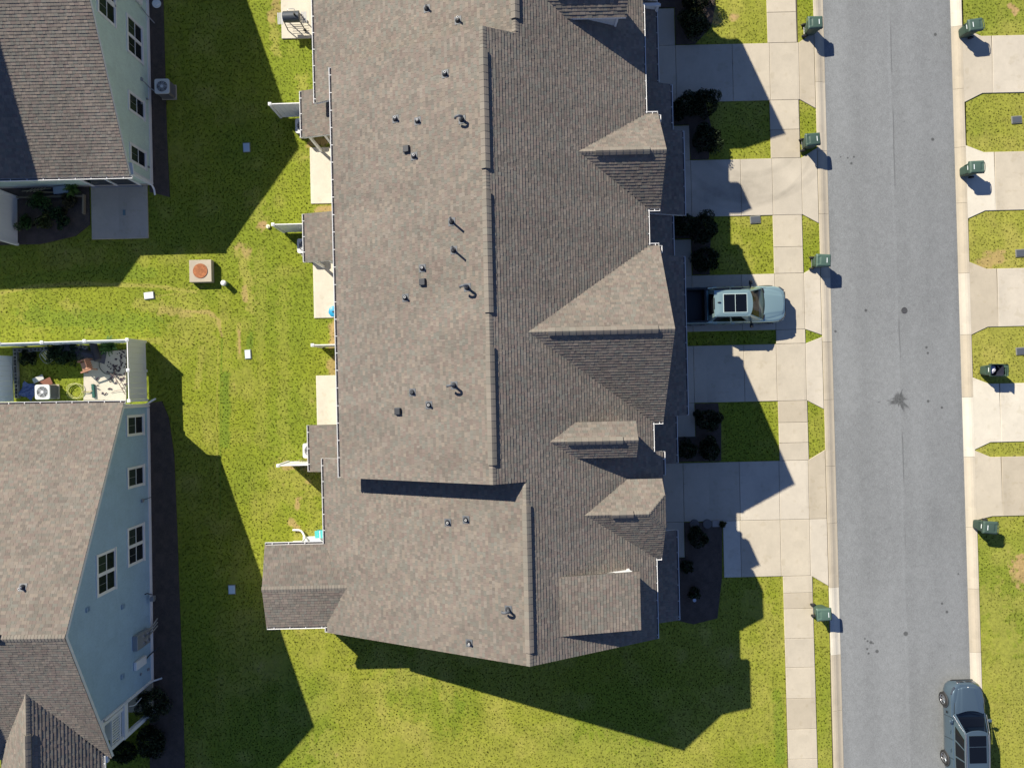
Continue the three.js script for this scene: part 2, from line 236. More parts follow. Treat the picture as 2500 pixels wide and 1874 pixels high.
stroke(bare, [[-12.47, 4.15], [-11.34, 4.13]], 0.3, 0.55, 1); stroke(dry, [[-12.86, 4.52], [-10.61, 5.33]], 0.8, 0.6, 1); stroke(bare, [[-11.88, 6.01], [-11.84, 6.36]], 0.22, 0.65, 0.9); stroke(bare, [[-12.22, 7.31], [-11.92, 7.57]], 0.26, 0.6, 0.8); stroke(dry, [[-11.93, 7.95], [-10.67, 7.9]], 0.3, 0.7, 0.8); stroke(bare, [[-11.23, 5.06]], 0.2, 0.4, 1);
stroke(dry, [[-19.25, -2.81], [-20.26, -2.83]], 0.2, 0.6, 0.7); stroke(dry, [[-24.24, -4.81], [-23.75, -4.6]], 0.4, 0.55, 1); stroke(lush, [[-26.27, -4.35], [-22.75, -4.02], [-19.48, -3.69]], 0.6, 0.6, 1); stroke(lush, [[-27.24, -6.14], [-23.2, -6.55], [-19.67, -6.47]], 0.5, 0.55, 1);
for (const [a, b] of [[[-15.67, -5.12], [-15.56, 1.44]], [[-13.59, -7.59], [-13.71, 2.99]], [[-12.38, -5.55], [-12.54, 3.77]]]) stroke(dry, [a, b], 0.35, 0.3, 1.1);
stroke(dry, [[-9.32, 15.19], [-5.53, 14.9], [-1.5, 14.87]], 0.14, 0.55, 1); stroke(lush, [[-6.32, 16.27], [-4.09, 17.83]], 1.5, 0.5, 1); stroke(lush, [[14.08, 17.24], [14.25, 20.77]], 0.35, 0.7, 0.8); stroke(dry, [[12.69, 11.91], [13.67, 12.94], [13.89, 14.71]], 0.6, 0.55, 1.2); stroke(dry, [[8.73, 19.76], [13.79, 18.74]], 1.1, 0.45, 1.2); stroke(dry, [[-10.68, 19.7], [9.46, 20.66]], 1.2, 0.4, 1.3);
stroke(bare, [[12.55, -19.76]], 0.32, 0.85, 0.7); stroke(bare, [[11.56, -19.63], [11.28, -20.27]], 0.3, 0.5, 0.8); stroke(dry, [[12.38, -7.76], [13.1, -6.23]], 0.5, 0.5, 1.2); stroke(dry, [[10.17, -10.58], [13.74, -12.27]], 0.4, 0.3, 1);
stroke(bare, [[27.66, -19.97], [27.9, -19.76]], 0.22, 0.8, 0.9); stroke(bare, [[25.83, -6.2], [26.72, -6.28]], 0.42, 0.6, 0.9); stroke(bare, [[27.47, 10.35], [27.63, 11.11]], 0.55, 0.75, 1); stroke(dry, [[27.11, -12.47], [27.85, -11.95]], 0.55, 0.6, 1.1); stroke(dry, [[25.61, -7.71], [26.21, -6.19]], 0.6, 0.6, 1.1); stroke(dry, [[25.73, -1.53], [27.34, -0.36]], 0.6, 0.5, 1.2); stroke(dry, [[25.79, 12.21], [26.73, 15.51], [26.87, 20.05]], 1.0, 0.6, 1.2);
function lawnAt(x, z, i, j) {
  const n1 = fbm(x * 0.16 + 20, z * 0.16 + 9, 3), n2 = fbm(x * 0.8 + 3, z * 0.8 + 50, 3), n3 = fbm(x * 3.1, z * 3.1 + 11, 2), mow = 0.5 + 0.5 * Math.sin((x - 0.02 * z) * 5.7 + n2 * 3);
  const k = j * LW + i; let d = sstep(0.42, 0.85, n2) * 0.5 + (n1 - 0.5) * 1.0 + sstep(0.5, 0.9, n3) * 0.14 + mow * 0.13 * sstep(0.35, 0.6, fbm(x * 0.3 + 70, z * 0.12, 2)); if (x > 25) d += 0.42; if (z > 12 && x < 17) d += 0.16; if (x > 16 && x < 18) d += 0.05; d = clamp(Math.max(d, dry[k]) - lush[k] * 0.5);
  const b = clamp(bare[k] + sstep(0.84, 0.97, n3 * 0.6 + n2 * 0.5) * 0.25), g = clamp(lush[k] * 0.7 + sstep(0.5, 0.25, n1) * 0.4); const o = [lerp(lerp(0.222, 0.142, g), 0.39, d * 0.7), lerp(lerp(0.255, 0.215, g), 0.345, d * 0.7), lerp(0.014, 0.07, d * 0.8)];
  return [lerp(o[0], 0.46, b), lerp(o[1], 0.29, b), lerp(o[2], 0.14, b), d, b];
}
const lawnTex = tex(LW, LH, (i, j, o) => {
  const x = LX0 + (i + 0.5) / LW * (LX1 - LX0), z = LZ0 + (j + 0.5) / LH * (LZ1 - LZ0), c = lawnAt(x, z, i, j), f = 0.9 * (0.84 + 0.3 * vnoise(i * 0.43, j * 0.43) + 0.34 * (vnoise(i * 0.9 + 40, j * 0.9) - 0.5) + 0.16 * (vnoise(i * 0.16 + 11, j * 0.16) - 0.5) + 0.2 * (fbm(x * 1.4 + 33, z * 1.4, 3) - 0.5));
  o[0] = toS(c[0] * f); o[1] = toS(c[1] * f); o[2] = toS(c[2] * f);
}, [1, 1], true, true);
lawnTex.wrapS = lawnTex.wrapT = THREE.MirroredRepeatWrapping;
const lawnMat = new THREE.MeshStandardMaterial({ map: lawnTex, roughness: 1 });
function lawnSheet(x0, x1) {
  const g = gridGeo(Math.round((x1 - x0) / 0.5), 92, (u, v) => { const x = lerp(x0, x1, u), z = lerp(-28, 28, v); return V3(x, -0.055 + 0.03 * (fbm(x * 0.4, z * 0.4 + 60, 3) - 0.5), z); }, true), p = g.attributes.position, uv = g.attributes.uv;
  for (let i = 0; i < p.count; i++) uv.setXY(i, (p.getX(i) - LX0) / (LX1 - LX0), (p.getZ(i) - LZ0) / (LZ1 - LZ0)); return g;
}
struct('lawn', lawnSheet(-36, 17.0), lawnMat); struct('lawn', lawnSheet(25.1, 36), lawnMat);

// ------------------------------------------------------------------ road, kerbs, pavement, driveways
const RX = (s, z) => (s < 0 ? 17.54 : 24.55) + z * (s < 0 ? 0.0045 : 0.0072);
const roadMarks = []; { const r = RNG(31); for (let k = 0; k < 150; k++) roadMarks.push([lerp(17.8, 24.4, r()), lerp(-23, 23, r()), 0.015 + 0.035 * r() * r(), 0.75]); }
for (const [p, s] of [[[18.6, -11.91], 0.05], [[18.79, -11.6], 0.07], [[18.22, -11.97], 0.04], [[18.93, -11.95], 0.06], [[23.54, -18.53], 0.09], [[23.26, -12.81], 0.09], [[19.58, 15.02], 0.1], [[19.26, 14.53], 0.09], [[19.12, 15.13], 0.06], [[19.05, 14.88], 0.06], [[19.38, 14.58], 0.05], [[18.94, 14.32], 0.05], [[23.45, 12.96], 0.08], [[23.19, 12.5], 0.07], [[24.13, 10.91], 0.05], [[19.08, 14.45], 0.06], [[25.21, 15.72], 0.04], [[21.16, 14.09], 0.13], [[17.73, -2.47], 0.07], [[19.39, -3.57], 0.08], [[22.65, -1.48], 0.07], [[22.72, -1.17], 0.07], [[23.43, 1.82], 0.07], [[22.68, 1.45], 0.08]]) roadMarks.push([p[0], p[1], s, 0.4]);
const stain = [21.07, 1.31];
const RW = 512, RH = 2048;
const roadTex = tex(RW, RH, (i, j, o) => {
  const x = lerp(17.2, 25.0, (i + 0.5) / RW), z = lerp(-23.5, 23.5, (j + 0.5) / RH); const a = fbm(x * 0.5, z * 0.22 + 9, 4), b = vnoise(i * 0.8, j * 0.8), c = fbm(x * 5, z * 5, 2), q = vnoise(i * 0.37 + 80, j * 0.37); let v = 1 + (a - 0.5) * 0.22 + (b - 0.5) * 0.36 + (c - 0.5) * 0.16 + (q - 0.5) * 0.12;
  v *= 1 - 0.07 * Math.exp(-Math.pow((x - 19.2) / 0.5, 2)) - 0.05 * Math.exp(-Math.pow((x - 22.9) / 0.5, 2)); v += sstep(0.86, 0.95, vnoise(i * 0.61 + 9, j * 0.61 + 77)) * 0.25;
  const cl = 21.2 + 0.006 * z + 0.05 * (vnoise(z * 0.8, 3) - 0.5), dc = Math.abs(x - cl); v *= 1 - 0.34 * sstep(0.04, 0.012, dc) * sstep(0.3, 0.6, vnoise(z * 0.45 + 5, 8)) - 0.05 * sstep(0.5, 0.1, Math.abs(x - cl - 0.2)); v += 0.07 * sstep(0.12, 0.02, Math.abs(x - cl + 0.12));
  for (const [mx, mz, s, k] of roadMarks) { const dx = x - mx, dz = z - mz; if (dx * dx + dz * dz < s * s * 1.6) v *= lerp(1, k, sstep(1.2, 0.7, Math.hypot(dx, dz) / s)); }
  const dx = x - stain[0], dz = z - stain[1], an = Math.atan2(dz, dx), rr = Math.hypot(dx, dz * 1.1), ray = vnoise(an * 4.2 + 20, 3), lim = 0.36 + 0.95 * Math.pow(ray, 2.6); if (rr < 1.4) v *= lerp(1, 0.3, sstep(lim, lim * 0.5, rr) * (0.8 + 0.4 * (vnoise(i * 0.5, j * 0.5) - 0.5)));
  if (dz > -0.1 && dz < 0.32 && dx > -1.3 && dx < 0) v *= 1 - 0.35 * sstep(0.05, 0.02, Math.abs(dz - 0.12 - 0.06 * Math.sin(dx * 3))) * sstep(0.35, 0.6, vnoise(x * 6, 5));
  v *= 1 - 0.12 * sstep(0.35, 0.02, Math.min(Math.abs(x - 17.6 - z * 0.0045), Math.abs(24.5 + z * 0.007 - x))) * fbm(x * 2, z * 1.3 + 70, 2); v = Math.max(0.2, v); o[0] = toS(0.203 * v); o[1] = toS(0.213 * v); o[2] = toS(0.217 * v);
}, [1, 1], true);
const roadBump = tex(512, 512, (i, j, o) => { o[0] = o[1] = o[2] = vnoise(i / 1.5, j / 1.5) * 0.7 + vnoise(i / 5, j / 5) * 0.3; }, [6, 36]);
const roadGeo = gridGeo(14, 120, (u, v) => { const z = lerp(-60, 60, v), a = RX(-1, z) - 0.04, b = RX(1, z) + 0.04; return V3(lerp(a, b, u), -0.115 + 0.075 * (1 - Math.pow(2 * u - 1, 2)), z); }, true);
{ const p = roadGeo.attributes.position, uv = roadGeo.attributes.uv; for (let i = 0; i < p.count; i++) uv.setXY(i, (p.getX(i) - 17.2) / 7.8, (p.getZ(i) + 23.5) / 47); }
struct('road', roadGeo, new THREE.MeshStandardMaterial({ map: roadTex, bumpMap: roadBump, bumpScale: 0.004, roughness: 0.93 }));
{ const [x, z] = [21.48, -3.52]; tag(mesh('valve_cover', [cyl(0.17, 0.17, 0.02, 0, 0, 0, 24), new THREE.TorusGeometry(0.15, 0.012, 6, 24).rotateX(Math.PI / 2).translate(0, 0.01, 0)], std(0.055, 0.056, 0.06, { roughness: 0.7 })), 'round dark valve cover set in the grey road', 'manhole cover').position.set(x, -0.04, z); }

const slabMat = (k) => CONC[k === 25 ? 5 : k % 5];
function slab(parent, pts, y = 0, th = 0.09, gap = 0.008, mat) {       // one concrete panel with its own joints all round and an eased edge
  const c = pts.reduce((s, p) => [s[0] + p[0] / pts.length, s[1] + p[1] / pts.length], [0, 0]); const inn = (d) => pts.map((p, i) => { const a = pts[(i + pts.length - 1) % pts.length], b = pts[(i + 1) % pts.length]; const n1 = nrm2(a, p, c), n2 = nrm2(p, b, c), k = 1 + n1[0] * n2[0] + n1[1] * n2[1]; return [p[0] - (n1[0] + n2[0]) / k * d, p[1] - (n1[1] + n2[1]) / k * d]; });
  const o = inn(gap), q = inn(gap + 0.014), tr = []; const cc = THREE.ShapeUtils.triangulateShape(q.map((p) => new THREE.Vector2(...p)), []);
  for (const [i, j, k] of cc) tr.push([i, j, k].map((m) => V3(q[m][0], y, q[m][1]))); for (let i = 0; i < o.length; i++) { const j = (i + 1) % o.length, A = V3(q[i][0], y, q[i][1]), B = V3(q[j][0], y, q[j][1]), C = V3(o[j][0], y - 0.012, o[j][1]), D = V3(o[i][0], y - 0.012, o[i][1]), E = V3(o[j][0], y - th, o[j][1]), F = V3(o[i][0], y - th, o[i][1]); tr.push([A, B, C], [A, C, D], [D, C, E], [D, E, F]); }
  for (const t of tr) { const n = new THREE.Vector3().subVectors(t[1], t[0]).cross(new THREE.Vector3().subVectors(t[2], t[0])); if (n.y < -1e-6) { const x = t[1]; t[1] = t[2]; t[2] = x; } }
  const xs = pts.map((p) => p[0]), zs = pts.map((p) => p[1]); CON.push([Math.min(...xs), Math.min(...zs), Math.max(...xs), Math.max(...zs), pts]);
  return mesh('slab', soup(tr), mat ?? slabMat(Math.floor(rnd() * 3)), parent);
}
function nrm2(a, b, c) { let n = [b[1] - a[1], -(b[0] - a[0])]; const L = Math.hypot(...n); n = [n[0] / L, n[1] / L]; if (n[0] * (c[0] - a[0]) + n[1] * (c[1] - a[1]) > 0) n = [-n[0], -n[1]]; return n; }
function paving(name) { const g = new THREE.Group(); g.name = numbered(name); g.userData.kind = 'structure'; scene.add(g); return g; }
function bed(parent, x0, z0, x1, z1) { mesh('joint_bed', box(x1 - x0 - 0.03, 0.05, z1 - z0 - 0.03, (x0 + x1) / 2, -0.06, (z0 + z1) / 2), M.soil, parent); }
const swL = 14.44, swR = 16.04, kb = (z) => 16.97 + z * 0.0045;
const walk = paving('pavement');
{ const zs = [-24.8, -23.1, -21.5, -19.9, -18.24, null, -15.12, -13.51, -11.96, null, -8.86, -7.12, -5.68, null, -2.62, -1.85, null, 1.26, 2.44, 3.55, 4.51, null, 10.8, 11.72, 12.58, 14.2, 15.78, 17.47, 19.14, 20.77, 22.4, 24.0]; let k = 0;
  for (let i = 0; i + 1 < zs.length; i++) { const a = zs[i], b = zs[i + 1]; if (a === null || b === null) continue; const dx = (z) => z * 0.006 + 0.02; slab(walk, [[swL + dx(a), a], [swR + dx(a), a], [swR + dx(b), b], [swL + dx(b), b]], 0, 0.09, 0.007, slabMat([0, 3, 0, 1][k++ % 4])); } bed(walk, swL + 0.1, -24.8, swR - 0.02, 24); }
function driveway(z0, z1, xs, f0, f1, mats) {
  const d = paving('driveway'); for (let i = 0; i + 1 < xs.length; i++) slab(d, rect(xs[i], z0, xs[i + 1], z1), 0, 0.09, 0.008, slabMat(mats[i])); slab(d, rect(swL, z0, swR, z1), 0, 0.09, 0.008, slabMat(mats[0] === 25 ? 25 : mats[0] + 1));
  slab(d, [[swR, z0], [kb(z0) - 0.01, z0 - f0], [kb(z1) - 0.01, z1 + f1], [swR, z1]], 0, 0.09, 0.008, slabMat(mats[1] === 25 ? 25 : mats[1] + 2)); bed(d, xs[0], z0, swR + 0.6, z1); return d;
}
const skid = tex(768, 384, (i, j, o) => {        // cast tone with arcs of tyre rubber and an oily patch
  const x = 8 + (i + 0.5) / 768 * 9.2, z = -12.7 + (j + 0.5) / 384 * 4.6; let v = 0.9 + (fbm(x * 1.1, z * 1.1 + 30, 4) - 0.5) * 0.26 + (vnoise(i / 1.3, j / 1.3) - 0.5) * 0.1;
  const arc = (cx, cz, R, w, k, x0, x1) => { const q = Math.abs(Math.hypot(x - cx, z - cz) - R); v *= 1 - k * sstep(w, w * 0.3, q) * sstep(x0, x0 + 0.8, x) * sstep(x1, x1 - 0.8, x) * (0.6 + 0.8 * (fbm(x * 3, z * 3, 2) - 0.3)); };
  arc(13.4, -14.4, 4.7, 0.3, 0.14, 9, 18); arc(13.2, -14.6, 3.5, 0.26, 0.12, 9, 18); arc(12.6, -13.6, 4.3, 0.16, 0.1, 10, 17); v *= 1 - 0.22 * sstep(1.6, 0.2, Math.hypot((x - 12.6) / 1.7, (z + 10.3) / 0.75)) * (0.5 + fbm(x * 4, z * 4, 3)) - 0.2 * sstep(1.2, 0.3, Math.hypot((x - 10.6) / 1.5, (z + 10.0) / 0.6)) * fbm(x * 5, z * 5, 2);
  o[0] = toS(v); o[1] = toS(v); o[2] = toS(v * 0.99);
}, [1 / 9.2, 1 / 4.6], true); skid.offset.set(-8 / 9.2, 12.7 / 4.6);
CONC.push(std(0.53, 0.475, 0.385, { map: skid, bumpMap: concreteBump, bumpScale: 0.003, roughness: 0.92 }));
const DW = [driveway(-18.24, -15.12, [7.2, 9.32, 12.41, swL], 0.55, 0.5, [0, 1, 0]), driveway(-11.96, -8.86, [8.3, 10.0, 12.72, swL], 0.52, 0.5, [25, 25, 25]), driveway(-5.68, -2.62, [8.3, 9.93, 12.64, swL], 0.5, 0.34, [0, 0, 2]), driveway(-1.85, 1.26, [8.3, 9.92, 12.67, swL], 0.34, 0.5, [0, 0, 0]), driveway(4.51, 7.72, [7.0, 9.21, 12.28, swL], 0.55, 0, [1, 1, 2]), driveway(7.72, 10.8, [11.32, 12.26, swL], 0, 0.6, [4, 0, 2])];
for (const [x0, z0, x1, z1] of [[7.7, -20.25, 9.3, -18.24], [8.2, -13.85, 9.98, -11.96], [8.2, -7.65, 9.93, -5.68], [8.0, 1.26, 9.92, 3.1], [7.6, 7.72, 9.2, 9.65]]) { const w = paving('path'); slab(w, rect(x0, z0, x1, z1), 0, 0.09, 0.008, CONC[1]); }
const RD = [[-18.37, -15.24, 0.5, 0.5], [-12.04, -8.84, 0.42, 0.43], [-5.69, -2.51, 0.42, 0.43], [0.57, 3.77, 0.38, 0.4], [4.56, 7.8, 0.39, 0.2]];
RD.forEach(([z0, z1, f0, f1], i) => { const d = paving('driveway'), e = (z) => 25.07 + z * 0.008; const ms = [[1, 2], [4, 0], [3, 2], [4, 4], [0, 3]][i];
  slab(d, [[e(z0), z0 - f0], [26.0, z0], [26.55, z0], [26.6, z1], [26.0, z1], [e(z1), z1 + f1]], 0, 0.09, 0.008, CONC[ms[0]]); slab(d, rect(26.58, z0, 29.6, z1), 0, 0.09, 0.008, CONC[ms[1]]); slab(d, rect(29.6, z0, 33, z1), 0, 0.09, 0.008, CONC[ms[0]]); bed(d, 25.3, z0, 33, z1); });
for (const side of [-1, 1]) {                     // rolled kerb and gutter pan in cast lengths
  const k = new THREE.Group(); k.name = numbered('kerb'); k.userData.kind = 'structure'; scene.add(k); let z = -26; const prof = [[0.0, -0.25], [0.0, -0.006], [0.02, 0.004], [0.14, 0.002], [0.26, -0.02], [0.36, -0.055], [0.44, -0.078], [0.56, -0.095], [0.56, -0.25]];
  const r = RNG(side + 9);
  while (z < 26) { const L = 3.0 + r() * 0.9, z1 = Math.min(26, z + L), a = RX(side, z), b = RX(side, z1); const s = new THREE.Shape(prof.map(([x, y]) => new THREE.Vector2(x - 0.56, y)));
    const g = new THREE.ExtrudeGeometry(s, { depth: z1 - z - 0.014, bevelEnabled: false }); if (side > 0) { g.scale(-1, 1, 1); fixWind(g); } const m = mesh('kerb_length', g, CONC[[3, 0, 2, 3, 0, 4, 3][Math.floor(r() * 7)]], k); m.position.set(a, 0, z); m.rotation.y = Math.atan2(b - a, z1 - z); z = z1; }
}
// patios behind the houses
const patios = [[-12.12, -23.5, -9, -19.07], [-10.73, -13.12, -7.6, -10.05], [-10.7, -6.9, -7.6, -3.82], [-10.67, -0.7, -7.6, 2.0], [-22.7, -11.3, -19.62, -8.38]];
patios.forEach(([x0, z0, x1, z1], i) => { const p = paving('patio'); slab(p, rect(x0, z0, x1, z1), i === 4 ? 0.02 : 0.01, 0.12, 0.004, CONC[[4, 4, 4, 4, 1][i]]); });
// bark mulch beds
const mulchTex = tex(512, 512, (i, j, o) => { const n = vnoise(i / 3, j / 3) * 0.6 + vnoise(i / 1.3, j / 5) * 0.4, m = fbm(i / 60, j / 60, 3); const v = 0.5 + n * 0.9 + (m - 0.5) * 0.6; o[0] = toS(0.088 * v); o[1] = toS(0.066 * v); o[2] = toS(0.052 * v); }, [1 / 2.2, 1 / 2.2], true);
const mulchMat = new THREE.MeshStandardMaterial({ map: mulchTex, roughness: 1, bumpMap: mulchTex, bumpScale: 0.03 });
const beds = [[[-19.5, -25], [-18.55, -25], [-18.5, -14], [-18.42, -10.6], [-19.5, -10.9]], [[-19.95, 0.6], [-19.1, 0.5], [-18.75, 1.4], [-18.5, 3.5], [-18.42, 8], [-18.35, 14], [-18.3, 21], [-20.2, 21]], [[7.6, -26], [10.9, -26], [11.55, -20.4], [11.3, -19.2], [10.4, -18.28], [9.34, -18.28], [9.34, -20.3], [7.7, -20.3]], [[8.0, -15.08], [10.9, -15.08], [11.2, -13.6], [11.0, -12.0], [10.02, -12.0], [9.95, -13.9], [8.0, -13.9]], [[8.0, -8.8], [10.5, -8.8], [11.0, -7.6], [10.9, -5.72], [9.98, -5.72], [9.95, -7.7], [8.0, -7.7]], [[8.0, 3.1], [9.95, 3.1], [9.95, 1.3], [11.2, 1.3], [11.35, 2.6], [11.3, 4.45], [8.0, 4.45]], [[9.22, 7.76], [11.28, 7.76], [11.2, 10.8], [10.9, 13.0], [9.6, 13.3], [7.6, 12.8], [7.6, 9.68], [9.22, 9.68]], [[-30, -11.3], [-22.8, -11.3], [-22.8, -9.2], [-23.6, -8.6], [-25.5, -8.2], [-30, -8.2]]];
beds.forEach((b) => { const s = struct('mulch_bed', prism3(b.map(([x, z]) => V3(x, 0.0, z)), 0.1), mulchMat); const xs = b.map((p) => p[0]), zs = b.map((p) => p[1]); CON.push([Math.min(...xs), Math.min(...zs), Math.max(...xs), Math.max(...zs), b]); });
for (const r of [[-9.0, -24, 8.4, 4.3], [-9.3, 3.5, 7.7, 12.0], [-12.4, 8.0, -9, 11.6], [-40, -40, -19.4, -11.3], [-40, 0.6, -19.85, 17.3]]) CON.push([...r, null]);

// ------------------------------------------------------------------ windows
// a window on a wall facing +x (turn rotates it): w along the wall, h up; cols of sash units, each with a meeting rail and grille on the upper sash
function windowUnit(parent, x, y, z, w, h, turn, units = 1, { glass = M.windowGlass, grille = true, trim = 0.1 } = {}) {
  const g = sub('window', parent); g.position.set(x, y, z); g.rotation.y = turn; const f = [];   // local: faces +x, width along z, origin at the sill centre
  f.push(box(0.05, trim + 0.04, w, 0.02, h - trim / 2 + 0.02, 0), box(0.07, trim, w + 0.06, 0.03, trim / 2 - 0.02, 0), box(0.05, h - 2 * trim + 0.02, trim, 0.018, h / 2, -w / 2 + trim / 2), box(0.05, h - 2 * trim + 0.02, trim, 0.018, h / 2, w / 2 - trim / 2));
  const iw = (w - trim * (units + 1)) / units; for (let i = 1; i < units; i++) f.push(box(0.05, h - 2 * trim + 0.02, trim, 0.018, h / 2, -w / 2 + trim / 2 + i * (iw + trim))); mesh('frame', f, M.white, g);
  for (let i = 0; i < units; i++) { const zc = -w / 2 + trim + iw / 2 + i * (iw + trim), hh = h - 2 * trim; mesh('sash', [box(0.03, 0.045, iw, 0.008, h / 2, zc), box(0.03, 0.035, iw, 0.006, trim + 0.015, zc), box(0.03, 0.035, iw, 0.006, h - trim - 0.015, zc), box(0.03, hh, 0.035, 0.0055, h / 2, zc - iw / 2 + 0.017), box(0.03, hh, 0.035, 0.0055, h / 2, zc + iw / 2 - 0.017)], M.white, g);
    mesh('pane', box(0.012, hh / 2 - 0.02, iw, -0.004, trim + hh * 0.25, zc), glass, g); mesh('pane', box(0.012, hh / 2 - 0.02, iw, 0.002, trim + hh * 0.75, zc), i % 2 ? glass : M.glassGreen, g);
    if (grille) mesh('grille', [box(0.01, hh / 2, 0.014, 0.011, trim + hh * 0.75, zc)], M.greyMetal, g); }
  return g;
}

// ------------------------------------------------------------------ the long townhouse row
const row = thing('townhouse_row', 'long townhouse row with brown shingle roofs and front gables beside the street', 'townhouse');
const H = new House(row);
const eE = (x) => 8.955 - 0.5 * x, eM = (x) => 9.845 + 0.5 * x, eW = (x) => 8.465 + 0.5 * x;
const ZN = -14.92, ZS = 4.17, XR = -0.89, XQ = 0.49, XE = 6.46;
const pE = (x, z) => V3(x, eE(x), z), pM = (x, z) => V3(x, eM(x), z), pW = (x, z) => V3(x, eW(x), z);
{ const walls = (prof, z0, z1) => mesh('wall', extrudeZ(prof, z0, z1), M.tanSiding, row);
  walls([[-7.65, 0], [6.06, 0], [6.06, eE(6.06) - 0.22], [XR, 9.16], [-7.65, eM(-7.65) - 0.22]], ZN + 0.28, ZS - 0.1);
  for (const [a, b] of [[-23.5, ZN + 0.27], [ZS - 0.09, 11.75]]) walls([[-8.95, 0], [6.05, 0], [6.05, eE(6.05) - 0.22], [XQ, 8.47], [-8.95, eW(-8.95) - 0.22]], a, b); }
H.plane([pM(-8.06, ZN), pM(XR, ZN), pM(XR, ZS), pM(-8.06, ZS)], [-1, 0]);
H.plane([pW(-9.33, -23.6), pW(XQ, -23.6), pW(XQ, -14.6), pW(-7.6, -14.6), pW(-7.6, -14.06), pW(-9.33, -14.06)], [-1, 0]);
H.plane([pW(-9.36, 3.46), pW(-7.7, 3.46), pW(-7.7, 3.9), pW(XQ, 3.9), pW(XQ, 12.03), pW(-9.36, 12.03)], [-1, 0]);
H.plane([pE(XR, ZN), pE(XQ, ZN), pE(XQ, -23.6), pE(XE, -23.6), pE(XE, 3.32), pE(7.0, 3.32), pE(7.0, 4.9), pE(XE, 4.9), pE(XE, 12.03), pE(XQ, 12.03), pE(XQ, ZS), pE(XR, ZS)], [1, 0]);
// ridge vents and plain caps
const ridgeRun = (x, y, z0, z1, vents) => { let z = z0; for (const [a, b] of vents) { if (a > z) H.ridge(V3(x, y, z), V3(x, y, a), 0.5, 0.5, { lift: 0.025, half: 0.15, seg: 0.15 }); H.ridge(V3(x, y, a), V3(x, y, b), 0.5, 0.5, { lift: 0.1, half: 0.19, seg: 0.3 }); z = b; } if (z1 > z) H.ridge(V3(x, y, z), V3(x, y, z1), 0.5, 0.5, { lift: 0.025, half: 0.15, seg: 0.15 }); };
ridgeRun(XR, 9.4, ZN, ZS, [[-13.9, -9.0], [-8.0, -3.0], [-1.55, 3.35]]); ridgeRun(XQ, 8.71, ZS + 0.1, 12.03, [[5.2, 11.45]]); ridgeRun(XQ, 8.71, -23.0, ZN - 0.1, [[-22, -15.55]]);
// front gables: [ridge height, slope, ridge z, west end of the ridge, east end, half width at the eave, eave height]
function gable(z, y, m, xw, xe, half, ye, wallX, vent) {
  const xv = (8.955 - ye) * 2 + 0.06; for (const s of [-1, 1]) H.plane([V3(xw, y, z), V3(xe, y, z), V3(xe, ye, z + s * half), V3(Math.min(xv, xe), ye, z + s * half)], [0, s], { name: 'gable_roof', row0: 0.03 });
  const prof = [[z - half + 0.3, ye - 0.6], [z - half + 0.3, ye + 0.3 * m - 0.24], [z, y - 0.25], [z + half - 0.3, ye + 0.3 * m - 0.24], [z + half - 0.3, ye - 0.6]]; mesh('gable_wall', extrudeX(prof, wallX - 3, wallX), M.tanSiding, row);
  H.ridge(V3(xw + 0.02, y, z), V3(vent[0], y, z), m, m, { lift: 0.02, half: 0.13, seg: 0.15 }); H.ridge(V3(vent[0], y, z), V3(vent[1], y, z), m, m, { lift: 0.1, half: 0.17, seg: 0.3 }); H.ridge(V3(vent[1], y, z), V3(xe, y, z), m, m, { lift: 0.025, half: 0.14, seg: 0.15 });
}
gable(-10.25, 7.36, 0.752, 3.2, 7.1, 2.2, 5.7, 6.75, [3.95, 6.35]);
gable(-2.2, 8.58, 0.702, 0.72, 7.02, 4.1, 5.7, 6.7, [1.6, 6.3]);
gable(-21.2, 8.5, 0.82, 0.9, 7.02, 2.9, 6.12, 6.7, [1.6, 6.3]);
function dormer(z) {                        // small gabled dormer with side walls
  const y = 8.16, m = 0.75, half = 0.77, ye = y - m * half, xv = (8.955 - ye) * 2, xe = 5.42;
  for (const s of [-1, 1]) H.plane([V3(1.58, y, z), V3(xe, y, z), V3(xe, ye, z + s * half), V3(xv, ye, z + s * half)], [0, s], { name: 'dormer_roof', trim: 0.13 });
  mesh('dormer_wall', extrudeZ([[2.9, 7.45], [5.12, 7.45], [5.12, eE(5.12) - 0.1], [2.9, eE(2.9) - 0.1]], z - half + 0.16, z + half - 0.16), M.whiteSiding, row); mesh('dormer_gable', extrudeX([[z - half + 0.17, 7.44], [z, y - 0.2], [z + half - 0.17, 7.44]], 3.2, 5.115), M.whiteSiding, row);
  mesh('corner_board', [box(0.1, 1.2, 0.04, 5.08, 6.83, z + half - 0.14), box(0.1, 1.2, 0.04, 5.08, 6.83, z - half + 0.14)], M.white, row);
  H.ridge(V3(1.6, y, z), V3(2.35, y, z), m, m, { lift: 0.02, half: 0.12, seg: 0.15 }); H.ridge(V3(2.35, y, z), V3(4.75, y, z), m, m, { lift: 0.09, half: 0.16, seg: 0.3 }); H.ridge(V3(4.75, y, z), V3(5.42, y, z), m, m, { lift: 0.025, half: 0.13, seg: 0.15 });
  windowUnit(row, 5.13, 6.5, z, 0.9, 0.8, 0);
}
dormer(2.55); dormer(-16.85);
